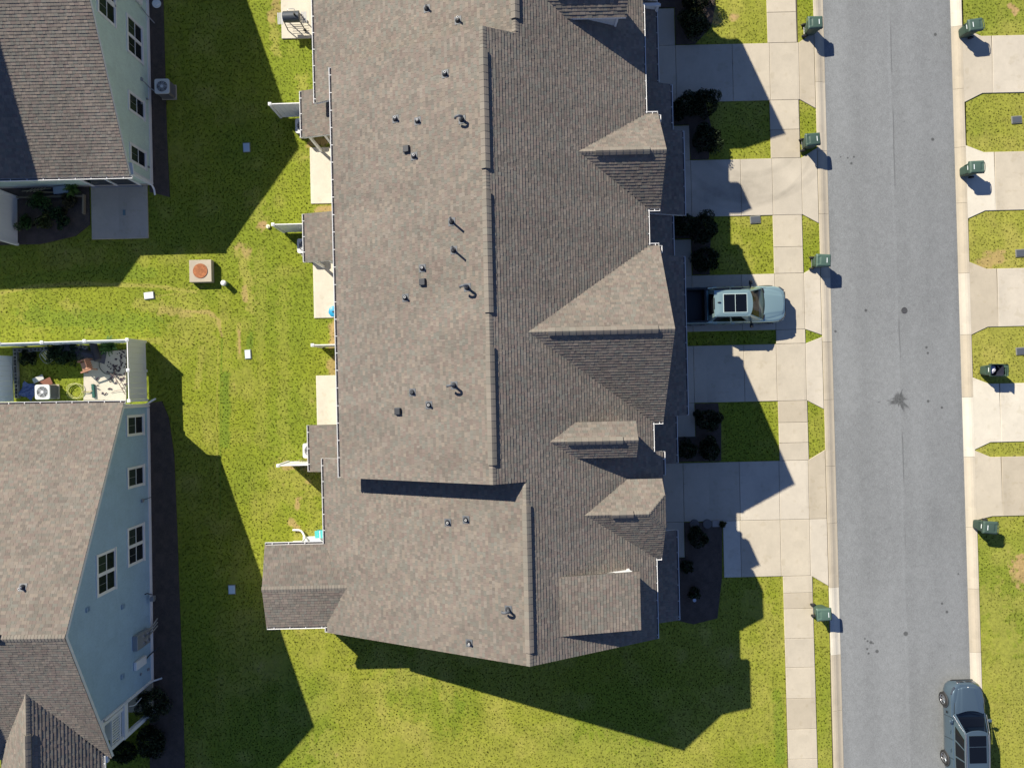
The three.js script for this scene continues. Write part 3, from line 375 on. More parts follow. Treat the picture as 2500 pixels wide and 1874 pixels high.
// clipped gable over the end garage
{ const y = 7.4, z = 5.9, A = V3(3.09, y, z), B = V3(5.95, y, z), hx = 6.78, hy = 6.85, C = V3(hx, hy, z - 0.76), D = V3(hx, hy, z + 0.76);
  H.plane([A, B, C, V3(6.76, 6.39, 4.5), V3(5.14, 6.39, 4.5)], [0, -1], { name: 'gable_roof' }); H.plane([A, B, D, V3(6.82, 5.7, 8.25), V3(6.52, 5.7, 8.25)], [0, 1], { name: 'gable_roof', row0: 0.05 }); H.plane([B, C, D], [1, 0], { name: 'hip_roof', trim: 0.12 });
  mesh('gable_wall', extrudeX([[4.78, 5.1], [4.78, 6.3], [5.2, 6.6], [6.6, 6.6], [7.95, 5.65], [7.95, 5.1]], 4, 6.45), M.tanSiding, row);
  H.ridge(A, V3(4.3, y, z), 0.72, 0.72, { lift: 0.02, half: 0.12, seg: 0.15 }); H.ridge(V3(4.3, y, z), V3(5.25, y, z), 0.72, 0.72, { lift: 0.1, half: 0.16, seg: 0.3 }); H.ridge(V3(5.25, y, z), B, 0.72, 0.72, { lift: 0.03, half: 0.13, seg: 0.14 }); H.ridge(C, B, 0.5, 0.5, { lift: 0.02, half: 0.12, seg: 0.15 }); H.ridge(D, B, 0.5, 0.5, { lift: 0.02, half: 0.12, seg: 0.15 }); }
// shed dormer on the end unit
{ const z0 = 8.46, z1 = 11.02, xa = 1.75, xb = 5.46, ya = 8.06, yb = 7.4; H.plane([V3(xa, ya, z0), V3(xb, yb, z0), V3(xb, yb, z1), V3(xa, ya, z1)], [1, 0], { name: 'dormer_roof', trim: 0.14, trimMat: M.deck });
  const yt = (x) => ya - (x - xa) * (ya - yb) / (xb - xa) - 0.2; mesh('dormer_wall', extrudeZ([[2.6, yt(2.6)], [5.15, yt(5.15)], [5.15, eE(5.15) - 0.1], [2.6, eE(2.6) - 0.1]], z0 + 0.14, z1 - 0.14), M.whiteSiding, row); mesh('cheek_trim', [bar(V3(4.35, yt(4.35) - 0.02, z0 + 0.03), V3(5.15, yt(5.15) - 0.02, z0 + 0.03), 0.07, 0.22), box(0.12, 1.1, 0.05, 5.1, 6.85, z0 + 0.115)], M.white, row); for (const q of [9.2, 10.3]) windowUnit(row, 5.16, 6.5, q, 0.8, 0.6, 0); }
// lower front roofs over the garages and porches, garage walls and doors
for (const [z0, z1, xg, gar] of [[-23.5, -14.95, 7.66, 1], [-14.93, -12.6, 8.32, 0], [-12.57, -8.32, 8.86, 1], [-8.31, -6.28, 8.24, 0], [-6.25, 1.77, 8.77, 2], [1.79, 4.17, 8.19, 0], [7.56, 12.1, 8.1, 0]]) {
  const yt = 2.92 + 0.36 * (xg - 6.0); H.plane([V3(5.95, yt + 0.018, z0), V3(xg, 2.92, z0), V3(xg, 2.92, z1), V3(5.95, yt + 0.018, z1)], [1, 0], { name: 'lower_roof' }); H.gutter(xg, z0, xg, z1, 2.91, [1, 0]);
  if (gar) { mesh('garage_wall', box(xg - 0.45 - 6, 2.7, z1 - z0 - 0.3, (xg - 0.45 + 6) / 2, 1.35, (z0 + z1) / 2), M.tanSiding, row); for (const c of gar === 2 ? [-4.15, -0.3] : [z1 - 2.1]) { const d = sub('garage_door', row); for (let i = 0; i < 4; i++) mesh('panel', rbox(0.04, 0.52, 2.6, 0.012, xg - 0.43, 0.28 + i * 0.53, c), M.white, d); } }
  else { mesh('porch_post', [box(0.14, 2.7, 0.14, xg - 0.3, 1.35, z1 - 0.25), box(0.2, 0.2, 0.2, xg - 0.3, 0.1, z1 - 0.25)], M.white, row); const d = sub('front_door', row); mesh('leaf', rbox(0.05, 2.05, 0.92, 0.01, 6.09, 1.03, (z0 + z1) / 2), M.dark, d); mesh('handle', rbox(0.06, 0.12, 0.04, 0.01, 6.14, 1.0, (z0 + z1) / 2 + 0.36), M.steel, d); } }
mesh('garage_wall', box(0.6, 5.3, 3.3, 6.15, 2.65, 6.1), M.tanSiding, row);
// gutters along the main eaves
H.gutter(-8.08, ZN, -8.08, ZS, eM(-8.06) - 0.02, [-1, 0]); H.gutter(-9.38, 3.46, -9.38, 7.75, eW(-9.36) - 0.02, [-1, 0]); H.gutter(-9.38, 11.8, -9.38, 12.03, eW(-9.36) - 0.02, [-1, 0]); H.gutter(-9.35, -23.6, -9.35, -14.06, eW(-9.33) - 0.02, [-1, 0]);
const ge = (z0, z1, x = XE) => H.gutter(x + 0.01, z0, x + 0.01, z1, eE(x) - 0.02, [1, 0]);
ge(-17.55, -12.5); ge(-8.0, -6.35); ge(1.95, 3.32); ge(3.34, 4.45, 7.0); ge(8.3, 12.03);
for (const [x0, x1, z, o] of [[6.5, 7.1, -12.45, -1], [6.5, 7.1, -8.05, 1], [6.5, 7.02, -6.3, -1], [6.5, 7.02, 1.9, 1], [6.52, 6.82, 8.25, 1]]) H.gutter(x0, z, x1, z, 5.69, [0, o]); H.gutter(7.11, -12.4, 7.11, -12.05, 5.72, [1, 0], [1, 0]); H.gutter(7.03, -6.3, 7.03, -5.95, 5.72, [1, 0], [1, 0]);
// rear storage rooms with low roofs over the condensers
for (const [z0, z1] of [[-15.06, -12.72], [-8.84, -6.4], [1.86, 4.2]]) { H.plane([V3(-10.3, 2.82, z0), V3(-7.6, 3.55, z0), V3(-7.6, 3.55, z1), V3(-10.3, 2.82, z1)], [-1, 0], { name: 'porch_roof' }); H.gutter(-10.32, z0, -10.32, z1, 2.8, [-1, 0]); mesh('storage_wall', box(1.65, 2.72, z1 - z0 - 0.35, -8.47, 1.36, (z0 + z1) / 2), M.tanSiding, row); mesh('corner_board', [box(0.13, 2.7, 0.05, -9.24, 1.36, z1 - 0.155), box(0.05, 2.7, 0.13, -9.31, 1.36, z1 - 0.23), box(0.9, 0.14, 0.04, -8.3, 0.08, z1 - 0.16), box(0.9, 0.1, 0.04, -8.3, 2.62, z1 - 0.16)], M.white, row); mesh('porch_post', box(0.12, 2.75, 0.12, -10.1, 1.38, z1 - 0.2), M.white, row); }
// gabled rear porch of the end unit
{ const y = 4.34, z = 9.70, m = 0.3, half = 2.02, ye = y - m * half; for (const s of [-1, 1]) H.plane([V3(-12.36, y, z), V3(-8.2, y, z), V3(-9.42, ye, z + s * half), V3(-12.38, ye, z + s * half)].map((p) => V3(p.x, p.y, p.z)), [0, s], { name: 'porch_roof', row0: 0.02 });
  H.ridge(V3(-12.38, y, z), V3(-8.25, y, z), m, m, { lift: 0.02, half: 0.14, seg: 0.15 }); H.gutter(-12.38, z - half, -9.5, z - half, ye - 0.01, [0, -1]); H.gutter(-12.38, z + half, -9.5, z + half, ye - 0.01, [0, 1]);
  mesh('porch_wall', extrudeX([[z - half + 0.58, 0], [z - half + 0.58, ye + 0.0], [z, y - 0.24], [z + half - 0.34, ye], [z + half - 0.34, 0]], -12.1, -8.9), M.whiteSiding, row); windowUnit(row, -12.11, 0.8, z + 0.6, 1.1, 1.5, Math.PI, 1);
  mesh('porch_step', box(1.9, 0.14, 0.22, -10.6, 0.05, 8.15), M.white, row); mesh('downspout', tube([V3(-11.35, ye - 0.1, z - half - 0.05), V3(-11.35, ye - 0.3, z - half + 0.15), V3(-11.4, 1.4, z - half + 0.45), V3(-11.4, 0.3, z - half + 0.4), V3(-11.5, 0.14, z - half + 0.2), V3(-11.65, 0.1, z - half + 0.02), V3(-12.1, 0.08, z - half - 0.02)], 0.055, 8, 40), M.white, row); }
for (const z of [-13.0, -10.6, -7.2, -4.4, -1.2, 1.0]) windowUnit(row, -7.66, 3.4, z, 1.5, 1.4, Math.PI, 2);
// upper balcony of the north unit: rail and posts
{ const b = sub('balcony', row); mesh('balustrade', [box(0.06, 0.07, 3.2, 7.7, 4.1, -20.9), box(0.06, 0.06, 3.2, 7.7, 3.35, -20.9), ...Array.from({ length: 22 }, (_, i) => box(0.035, 0.7, 0.035, 7.7, 3.72, -22.4 + i * 0.145))], M.white, b); mesh('post', [box(0.13, 2.6, 0.13, 7.7, 4.5, -19.25), box(0.13, 2.6, 0.13, 7.7, 4.5, -22.5)], M.white, b); mesh('floor', box(1.5, 0.16, 3.6, 7.0, 3.1, -20.9), M.white, b); }
mesh('end_wall', [box(1.1, 0.12, 0.1, 7.25, 3.55, -18.62), box(0.14, 3.3, 0.14, 7.7, 1.65, -18.7), box(1.0, 0.9, 0.06, 7.25, 3.1, -18.72)], M.white, row);
// roof penetrations, measured along the slopes
const sM = [-1, 0, 0.5]; const onM = (x, z, h, kind, r) => H.pipe(x, z, (z > ZS ? eW(x) : z < ZN - 0.1 ? eW(x) : eM(x)), h, sM, r, kind);
for (const [p, h, k] of [[[-3.47, -17.06], 0.32, 'pipe'], [[-2.03, -16.14], 0.34, 'pvc'], [[-2.56, -13.31], 0.24, 'pvc'], [[-4.9, -11.86], 0.26, 'pvc'], [[-3.86, -11.56], 0.22, 'pvc'], [[-4.06, -10.06], 0.24, 'pvc'], [[-2.41, -6.97], 0.8, 'pipe'], [[-2.35, -5.75], 0.8, 'pipe'], [[-3.79, -5.13], 0.24, 'pvc'], [[-4.62, -3.91], 0.28, 'pvc'], [[-4.39, 0.27], 0.22, 'pipe'], [[-3.63, 0.83], 0.26, 'pvc'], [[-3.03, 6.15], 0.22, 'pvc'], [[-2.18, 5.97], 0.22, 'pvc'], [[-2.16, 11.44], 0.24, 'pvc'], [[-1.86, -11.22], 0.4, 'hook'], [[-1.8, -4.12], 0.55, 'hook'], [[-2.47, 0], 0.5, 'hook'], [[-0.38, 9.72], 0.4, 'hook'], [[-4.41, -10.42], 0.2, 'box'], [[-3.79, -4.52], 0.2, 'box'], [[-5.1, 1.1], 0.2, 'box']]) onM(p[0], p[1], h, k);
H.finish();

// ------------------------------------------------------------------ green house, upper left
const green = thing('green_house', 'green sided gabled house with brown shingle roof at the upper left of the lawn', 'house');
{ const G = new House(green), m = 0.45, y0 = 3.42, z0 = -10.8, zr = -20.4, s = (z) => y0 + m * (z0 - z), n = (z) => s(zr) - 0.5 * (zr - z), X1 = -18.82, XM = -26.6, dl = 1.95;
  G.plane([V3(XM - 0.4, s(z0), z0), V3(X1, s(z0), z0), V3(X1, s(zr), zr), V3(XM - 0.4, s(zr), zr)], [0, 1]); G.plane([V3(XM, s(zr), zr), V3(X1, s(zr), zr), V3(X1, n(-29), -29), V3(XM, n(-29), -29)], [0, -1]);
  G.plane([V3(-34, s(-10.9) + dl, -10.9), V3(XM, s(-10.9) + dl, -10.9), V3(XM, s(-21.8) + dl, -21.8), V3(-34, s(-21.8) + dl, -21.8)], [0, 1]);
  mesh('wall', extrudeX([[-11.3, 0], [-11.3, s(-11.3) - 0.2], [zr, s(zr) - 0.22], [-28.6, n(-28.6) - 0.2], [-28.6, 0]], -33, -19.33), M.greenSiding, green); mesh('wall', extrudeX([[-11.5, 3], [-11.5, s(-11.5) + dl - 0.2], [-21.8, s(-21.8) + dl - 0.2], [-21.8, 3]], -33, -27), M.greenSiding, green);
  mesh('corner_board', [box(0.05, 3.5, 0.14, -19.31, 1.75, -11.37), box(0.14, 3.4, 0.05, -19.39, 1.7, -11.28), box(0.035, 0.26, 17.2, -19.315, 0.13, -20)], M.white, green);
  mesh('frieze', [bar(V3(-19.31, s(-11.2) - 0.3, -11.2), V3(-19.31, s(zr) - 0.3, zr), 0.03, 0.16), bar(V3(-19.0, 3.1, -10.95), V3(-19.0, 3.22, -11.5), 0.5, 0.12)], M.trim, green);
  mesh('base_trim', box(13, 0.2, 0.04, -26, 0.12, -11.28), std(0.45, 0.4, 0.33), green);
  G.gutter(-34, z0, X1 + 0.12, z0, y0 - 0.02, [0, 1]); mesh('downspout', tube([V3(-19.1, 3.3, -10.75), V3(-19.22, 3.05, -11.05), V3(-19.24, 2.7, -11.22), V3(-19.24, 0.35, -11.22), V3(-19.2, 0.12, -11.0), V3(-19.18, 0.06, -10.7)], 0.05, 8, 40), M.white, green);
  windowUnit(green, -19.33, 3.45, -18.68, 1.07, 1.6, 0, 1); windowUnit(green, -19.33, 3.45, -19.74, 1.07, 1.6, 0, 1); windowUnit(green, -19.33, 0.78, -18.47, 1.98, 1.6, 0, 2); windowUnit(green, -19.33, 0.72, -15.0, 1.05, 1.66, 0, 1); windowUnit(green, -19.33, 0.68, -12.36, 1.0, 1.66, 0, 1);
  for (const [x, w] of [[-26.1, 1.2], [-24.0, 1.2]]) windowUnit(green, x, 1.35, -11.3, w, 1.1, -Math.PI / 2, 1); const pd = sub('patio_door', green); mesh('frame', [box(2.7, 0.12, 0.06, -21.2, 2.15, -11.27), box(0.14, 2.1, 0.06, -22.5, 1.05, -11.27), box(0.1, 2.1, 0.06, -21.2, 1.05, -11.268), box(0.12, 2.1, 0.06, -19.95, 1.05, -11.27)], M.white, pd); for (const x of [-21.85, -20.55]) mesh('pane', box(1.1, 1.95, 0.03, x, 1.05, -11.28), M.windowGlass, pd); mesh('sill', box(2.7, 0.1, 0.14, -21.2, 0.05, -11.24), M.greyMetal, pd);
  mesh('wall_light', [rbox(0.1, 0.18, 0.12, 0.02, -20.0 + 0.3, 2.0, -11.22), cyl(0.05, 0.07, 0.1, -19.7, 1.88, -11.2)], M.dark, green);
  const mb = sub('meter_box', green); mesh('cabinet', rbox(0.16, 0.75, 0.42, 0.03, -19.23, 1.35, -20.75), M.white, mb); mesh('conduit', tube([V3(-19.25, 1.0, -20.45), V3(-19.2, 0.5, -20.3), V3(-19.0, 0.05, -20.05)], 0.025), M.greyMetal, mb);
  mesh('line_set', [tube([V3(-19.3, 1.05, -16.55), V3(-19.2, 1.0, -16.5), V3(-19.1, 0.5, -16.35), V3(-18.7, 0.2, -16.1)], 0.028, 8, 30), cyl(0.09, 0.09, 0.06, -19.28, 1.06, -16.6, 12)], M.greyMetal, green); mesh('hose_bib', [cyl(0.05, 0.05, 0.12, -19.27, 0.5, -15.75, 10), rbox(0.1, 0.1, 0.1, 0.02, -19.27, 1.1, -15.3), rbox(0.08, 0.14, 0.1, 0.02, -19.27, 0.5, -12.1)], M.greyMetal, green);
  G.finish(); }

// ------------------------------------------------------------------ blue house, lower left
const blue = thing('blue_house', 'blue sided gabled house with front porch at the lower left of the lawn', 'house', [-19.79, 0], 0, -0.0075);
{ const G = new House(blue), m = 0.507, y0 = 3.45, z0 = 0.5, zr = 10.45, yr = 8.5, s = (z) => (z < zr ? y0 + m * (z - z0) : yr - m * (z - zr)), X1 = 0.44, XM = -6.85, dl = 1.95;
  G.plane([V3(XM - 0.4, s(z0), z0), V3(X1, s(z0), z0), V3(X1, yr, zr), V3(XM - 0.4, yr, zr)], [0, -1]); G.plane([V3(XM - 0.4, yr, zr), V3(X1, yr, zr), V3(X1, s(17.35), 17.35), V3(XM - 0.4, s(17.35), 17.35)], [0, 1]);
  G.plane([V3(-14, s(9) + dl, 9), V3(XM, s(9) + dl, 9), V3(XM, s(z0) + dl, z0 + 0.1), V3(-14, s(z0) + dl, z0 + 0.1)], [0, -1]); G.plane([V3(-14, 9.2, 12), V3(XM, 9.2, 12), V3(XM, 9.2 - m * 5.3, 17.3), V3(-14, 9.2 - m * 5.3, 17.3)], [0, 1]);
  mesh('wall', extrudeX([[0.65, 0], [0.65, s(0.65) - 0.2], [zr, yr - 0.22], [15.7, s(15.7) - 0.2], [15.7, 0]], -12, 0), M.blueSiding, blue);
  mesh('corner_board', [box(0.05, 3.4, 0.14, 0.022, 1.7, 0.73), box(0.05, 5.5, 0.16, 0.022, 2.75, 15.64), box(0.14, 5.4, 0.05, -0.05, 2.7, 15.72), box(0.035, 0.26, 14.7, 0.016, 0.13, 8.2), box(0.04, 0.2, 0.9, 0.02, 3.25, 0.95)], M.white, blue);
  mesh('frieze', [bar(V3(0.02, s(0.8) - 0.3, 0.8), V3(0.02, yr - 0.3, zr), 0.03, 0.16), bar(V3(0.02, yr - 0.3, zr), V3(0.02, s(15.6) - 0.3, 15.6), 0.03, 0.16)], M.trim, blue);
  G.gutter(-13, z0, X1 + 0.08, z0, y0 - 0.02, [0, -1]); mesh('downspout', tube([V3(0.2, 3.3, 0.45), V3(0.08, 3.05, 0.6), V3(0.07, 2.7, 0.62), V3(0.07, 0.35, 0.62), V3(0.15, 0.12, 0.5), V3(0.4, 0.06, 0.35)], 0.05, 8, 40), M.white, blue); mesh('downspout', tube([V3(0.1, 5.0, 15.6), V3(0.09, 0.35, 15.62), V3(0.25, 0.1, 15.62), V3(0.5, 0.05, 15.55)], 0.05, 8, 30), M.white, blue);
  G.ridge(V3(XM, yr, zr), V3(-2.35, yr, zr), m, m, { lift: 0.1, half: 0.19, seg: 0.3 }); G.ridge(V3(-2.35, yr, zr), V3(X1, yr, zr), m, m, { lift: 0.025, half: 0.15, seg: 0.15 });
  windowUnit(blue, 0, 0.65, 1.71, 1.1, 1.7, 0); windowUnit(blue, 0, 0.67, 4.4, 1.1, 1.7, 0); windowUnit(blue, 0, 0.78, 7.94, 2.0, 1.68, 0, 2); windowUnit(blue, 0, 3.6, 8.66, 2.02, 1.66, 0, 2);
  // cross gable with ridge running away from the wall
  const xr = -2.28, yg = 6.98, mg = 0.75, xe = 0.1, ye = yg - mg * (xe - xr); for (const q of [1, -1]) G.plane([V3(xr, yg, 13.35), V3(xr, yg, 21), V3(xr + q * (xe - xr), ye, 21), V3(xr + q * (xe - xr), ye, 17.1)], [q, 0], { name: 'gable_roof' });
  G.ridge(V3(xr, yg, 13.35), V3(xr, yg, 15.3), mg, mg, { lift: 0.03, half: 0.13, seg: 0.15 }); G.ridge(V3(xr, yg, 15.3), V3(xr, yg, 20), mg, mg, { lift: 0.1, half: 0.17, seg: 0.3 }); mesh('gable_wall', box(1.6, 2.0, 1.2, -3.4, 4.1, 19.2), M.blueSiding, blue); G.gutter(xe, 17.2, xe, 21, ye - 0.01, [1, 0]);
  // two storey front porch with an upper railing
  const p = sub('front_porch', blue); mesh('floor_beam', [box(0.16, 0.34, 1.75, 0, 2.95, 16.55), box(4.5, 0.34, 0.16, -2.3, 2.95, 17.34), box(4.4, 0.08, 1.5, -2.3, 3.16, 16.5)], M.white, p); mesh('post', [box(0.2, 2.78, 0.2, -0.02, 1.39, 17.32), box(0.28, 0.16, 0.28, -0.02, 0.08, 17.32)], M.white, p); mesh('post', box(0.17, 1.8, 0.17, -0.04, 4.02, 17.3), M.white, p); mesh('post', box(0.14, 1.9, 0.14, -0.04, 4.08, 15.85), M.white, p); mesh('eave_beam', [box(0.16, 0.2, 1.7, -0.02, 4.98, 16.55), box(0.3, 0.16, 0.5, 0.14, 5.0, 17.3)], M.white, p);
  mesh('rail', [box(0.09, 0.07, 1.35, -0.02, 4.17, 16.57), box(0.07, 0.06, 1.35, -0.02, 3.42, 16.57)], M.white, p); for (let i = 0; i < 10; i++) mesh('baluster', box(0.045, 0.7, 0.045, -0.02, 3.79, 15.99 + i * 0.129), M.white, p); mesh('floor', box(4.4, 0.12, 1.7, -2.2, 0.06, 16.5), CONC[3], p); mesh('drip_pipe', tube([V3(0.0, 2.5, 16.0), V3(0.02, 2.0, 16.15), V3(0.05, 1.4, 16.05)], 0.02), M.white, p);
  // service boxes on the side wall
  const mb = sub('meter_bank', blue); mesh('cabinet', rbox(0.26, 1.35, 0.78, 0.03, 0.14, 1.45, 12.95), M.greyMetal, mb); for (let i = 0; i < 4; i++) mesh('meter', cyl(0.075, 0.075, 0.09, 0, 0, 0, 14).rotateZ(-Math.PI / 2).translate(0.31, 1.0 + (i % 2) * 0.42, 12.76 + Math.floor(i / 2) * 0.38), M.steel, mb); for (let i = 0; i < 3; i++) mesh('conduit', tube([V3(0.12, 0.8, 12.75 + i * 0.17), V3(0.13, 0.4, 12.68 + i * 0.15), V3(0.3, 0.03, 12.3 + i * 0.2)], 0.035), std(0.36, 0.34, 0.28), mb);
  const cb = sub('cable_box', blue); mesh('cabinet', rbox(0.17, 1.05, 0.44, 0.03, 0.1, 1.55, 14.15), M.white, cb); mesh('cover', rbox(0.02, 0.75, 0.32, 0.008, 0.195, 1.5, 14.15), M.vinyl, cb); mesh('conduit', tube([V3(0.1, 1.05, 14.2), V3(0.1, 0.5, 14.1), V3(0.3, 0.03, 13.9)], 0.035), M.boot, cb);
  for (const [y, z] of [[6.05, 9.96], [3.0, 10.76], [3.14, 14.23]]) mesh('wall_vent', [rbox(0.06, 0.3, 0.24, 0.015, 0.03, y, z), rbox(0.09, 0.16, 0.16, 0.02, 0.045, y - 0.02, z)], M.blueSiding, blue); mesh('hose_bib', [rbox(0.1, 0.14, 0.12, 0.02, 0.05, 0.6, 14.86), rbox(0.08, 0.12, 0.12, 0.02, 0.05, 1.4, 14.8), rbox(0.1, 0.2, 0.18, 0.02, 0.05, 0.95, 5.75)], M.greyMetal, blue); mesh('wire', tube([V3(0.06, 0.95, 5.72), V3(0.05, 0.5, 5.72), V3(0.06, 0.02, 5.7)], 0.014), M.dark, blue);
  const gm = sub('gas_meter', blue); mesh('body', [cyl(0.13, 0.13, 0.2, 0, 0, 0, 16).rotateZ(Math.PI / 2).translate(0.3, 0.55, 11.1), rbox(0.2, 0.28, 0.2, 0.04, 0.3, 0.5, 11.05)], M.greyMetal, gm); mesh('riser', [tube([V3(0.06, 0.9, 10.75), V3(0.2, 0.9, 10.7), V3(0.3, 0.85, 10.75), V3(0.3, 0.6, 10.85)], 0.028, 8, 20), tube([V3(0.3, 0.4, 11.2), V3(0.3, 0.15, 11.3), V3(0.28, 0.02, 11.3)], 0.028)], M.boot, gm);
  G.pipe(-1.98, 8.5, s(8.5), 0.3, [0, -1, 0.5], 0.045, 'pvc'); G.pipe(-4.6, 9.85, s(9.85), 0.4, [0, -1, 0.5], 0.05, 'hook');
  G.finish(); }

// ------------------------------------------------------------------ privacy fences
function fenceRun(g, ax, az, bx, bz, h, { endPosts = [1, 1], mids = 0, mat = M.vinyl } = {}) {
  const a = V3(ax, 0, az), b = V3(bx, 0, bz), d = new THREE.Vector3().subVectors(b, a), L = d.length(), turn = Math.atan2(-d.z, d.x), bays = mids + 1; const at = (s) => a.clone().addScaledVector(d, s / L);
  const pg = new THREE.BoxGeometry(0.13, h, 0.13).translate(0, h / 2, 0), cap = new THREE.CylinderGeometry(0.03, 0.115, 0.05, 4).rotateY(Math.PI / 4).translate(0, h + 0.035, 0), capb = new THREE.BoxGeometry(0.165, 0.03, 0.165).translate(0, h + 0.002, 0);
  for (let i = 0; i <= bays; i++) { if ((i === 0 && !endPosts[0]) || (i === bays && !endPosts[1])) continue; const p = at(L * i / bays); const q = mesh('post', pg, mat, g); q.position.copy(p); q.rotation.y = turn; const c = mesh('post_cap', [cap, capb], M.white, g); c.position.copy(p); c.rotation.y = turn; }
  for (let i = 0; i < bays; i++) { const s0 = L * i / bays + 0.07, s1 = L * (i + 1) / bays - 0.07, n = Math.max(1, Math.round((s1 - s0) / 0.28)), w = (s1 - s0) / n; const pl = rbox(w - 0.006, h - 0.2, 0.03, 0.006, 0, h / 2, 0); for (let k = 0; k < n; k++) { const q = mesh('plank', pl, mat, g); q.position.copy(at(s0 + w * (k + 0.5))); q.rotation.y = turn; }
    for (const y of [0.11, h - 0.07]) { const q = mesh('rail', rbox(s1 - s0, 0.13, 0.05, 0.008, 0, y, 0), M.white, g); q.position.copy(at((s0 + s1) / 2)); q.rotation.y = turn; } }
}
const fence = (label, runs, group) => { const g = thing('privacy_fence', label, 'fence', [0, 0], 0, 0, group); for (const [ax, az, bx, bz, h, o] of runs) fenceRun(g, ax, az, bx, bz, h, o); return g; };
fence('short white privacy fence jutting from the northernmost rear storage room', [[-12.24, -14.8, -9.4, [-12.24, -14.8][1] - 0.03, 1.9, { endPosts: [1, 0] }]]);
fence('short white privacy fence jutting from the second rear storage room', [[-12.22, -8.55, -9.4, [-12.22, -8.55][1], 1.9, { endPosts: [1, 0] }]]);
fence('short white privacy fence between two patios without a storage room', [[-10.31, -2.25, -7.7, [-10.31, -2.25][1], 1.9, { endPosts: [1, 0] }]]);
fence('short white privacy fence at the southernmost storage room above its dark shadow', [[-12.24, 3.96, -9.4, [-12.24, 3.96][1], 1.9, { endPosts: [1, 0] }]]);
const yf = [-19.91, -2.75];
fence('tall white vinyl fence enclosing the cluttered yard of the blue house', [[-31, yf[1] + 0.1, yf[0], yf[1], 1.92, { mids: 4, endPosts: [0, 1] }], [yf[0], yf[1], yf[0] + 0.02, 0.42, 1.92, { mids: 1, endPosts: [0, 1] }], [[-27.14, -2.81][0], -2.2, [-27.14, -2.81][0], 0.4, 1.92, { mids: 0, endPosts: [0, 0] }]]);
fence('white vinyl fence beside the planting bed of the green house', [[[-26.71, -10.74][0], [-26.71, -10.74][1], [-26.74, -8.2][0], [-26.74, -8.2][1], 1.92, { mids: 0 }]]);

// ------------------------------------------------------------------ air conditioners
function acUnit(label, x, z, turn, h = 0.76, group, w = 0.74) {
  const g = thing('ac_unit', label, 'air conditioner', [x, z], 0, turn, group); mesh('pad', rbox(w + 0.06, 0.08, w + 0.06, 0.02, 0, 0.03, 0), CONC[3], g); const lou = []; for (let i = 0; i < 14; i++) for (const s of [0, 1, 2, 3]) { const q = new THREE.BoxGeometry(w - 0.14, 0.012, 0.02).translate(0, 0.14 + i * (h - 0.24) / 14, w / 2 + 0.004).rotateY(s * Math.PI / 2); lou.push(q); }
  mesh('cabinet', rbox(w, h - 0.09, w, 0.09, 0, 0.08 + (h - 0.09) / 2, 0), std(0.17, 0.155, 0.14, { roughness: 0.6 }), g); mesh('louvre', lou, std(0.2, 0.185, 0.17, { roughness: 0.6 }), g);
  const s = new THREE.Shape(), q = w / 2 + 0.015, c = 0.12; s.moveTo(-q + c, -q); s.lineTo(q - c, -q); s.quadraticCurveTo(q, -q, q, -q + c); s.lineTo(q, q - c); s.quadraticCurveTo(q, q, q - c, q); s.lineTo(-q + c, q); s.quadraticCurveTo(-q, q, -q, q - c); s.lineTo(-q, -q + c); s.quadraticCurveTo(-q, -q, -q + c, -q); const hole = new THREE.Path(); hole.absarc(0, 0, w * 0.4, 0, Math.PI * 2, true); s.holes.push(hole);
  mesh('top_panel', new THREE.ExtrudeGeometry(s, { depth: 0.05, bevelEnabled: true, bevelSize: 0.01, bevelThickness: 0.01, bevelSegments: 2, curveSegments: 24 }).rotateX(-Math.PI / 2).translate(0, h - 0.02, 0), std(0.62, 0.62, 0.6, { roughness: 0.5 }), g);
  mesh('well', cyl(w * 0.4, w * 0.4, 0.02, 0, h - 0.005, 0, 24), M.dark, g); const bl = []; for (let i = 0; i < 5; i++) bl.push(new THREE.BoxGeometry(w * 0.33, 0.012, 0.15).rotateX(0.35).translate(w * 0.2, h + 0.02, 0).rotateY(i * Math.PI * 0.4)); mesh('fan_blade', bl, std(0.16, 0.17, 0.19, { roughness: 0.5 }), g); mesh('hub', cyl(0.09, 0.08, 0.05, 0, h + 0.035, 0, 16), std(0.6, 0.6, 0.6), g);
  const gr = []; for (const r of [0.14, 0.2, 0.26, 0.3]) gr.push(new THREE.TorusGeometry(r * w / 0.74, 0.005, 5, 28).rotateX(Math.PI / 2).translate(0, h + 0.055, 0)); for (let i = 0; i < 12; i++) gr.push(new THREE.BoxGeometry(w * 0.4, 0.006, 0.008).translate(w * 0.2, h + 0.055, 0).rotateY(i * Math.PI / 6)); mesh('grille', gr, std(0.55, 0.55, 0.55), g); return g;
}
acUnit('grey air conditioner standing in shade beside the green house wall', -18.29, -16.27, 0.0, 0.85);
acUnit('white topped air conditioner inside the fenced yard of the blue house', -25.03, -0.14, 0.0, 0.85);
acUnit('white air conditioner half under the northernmost storage room roof', -10.85, -14.01, 0, 0.8); acUnit('white air conditioner half under the second storage room roof', -10.9, -7.61, 0, 0.8); acUnit('white air conditioner half under the southernmost storage room roof', -10.85, 3.31, 0, 0.8);

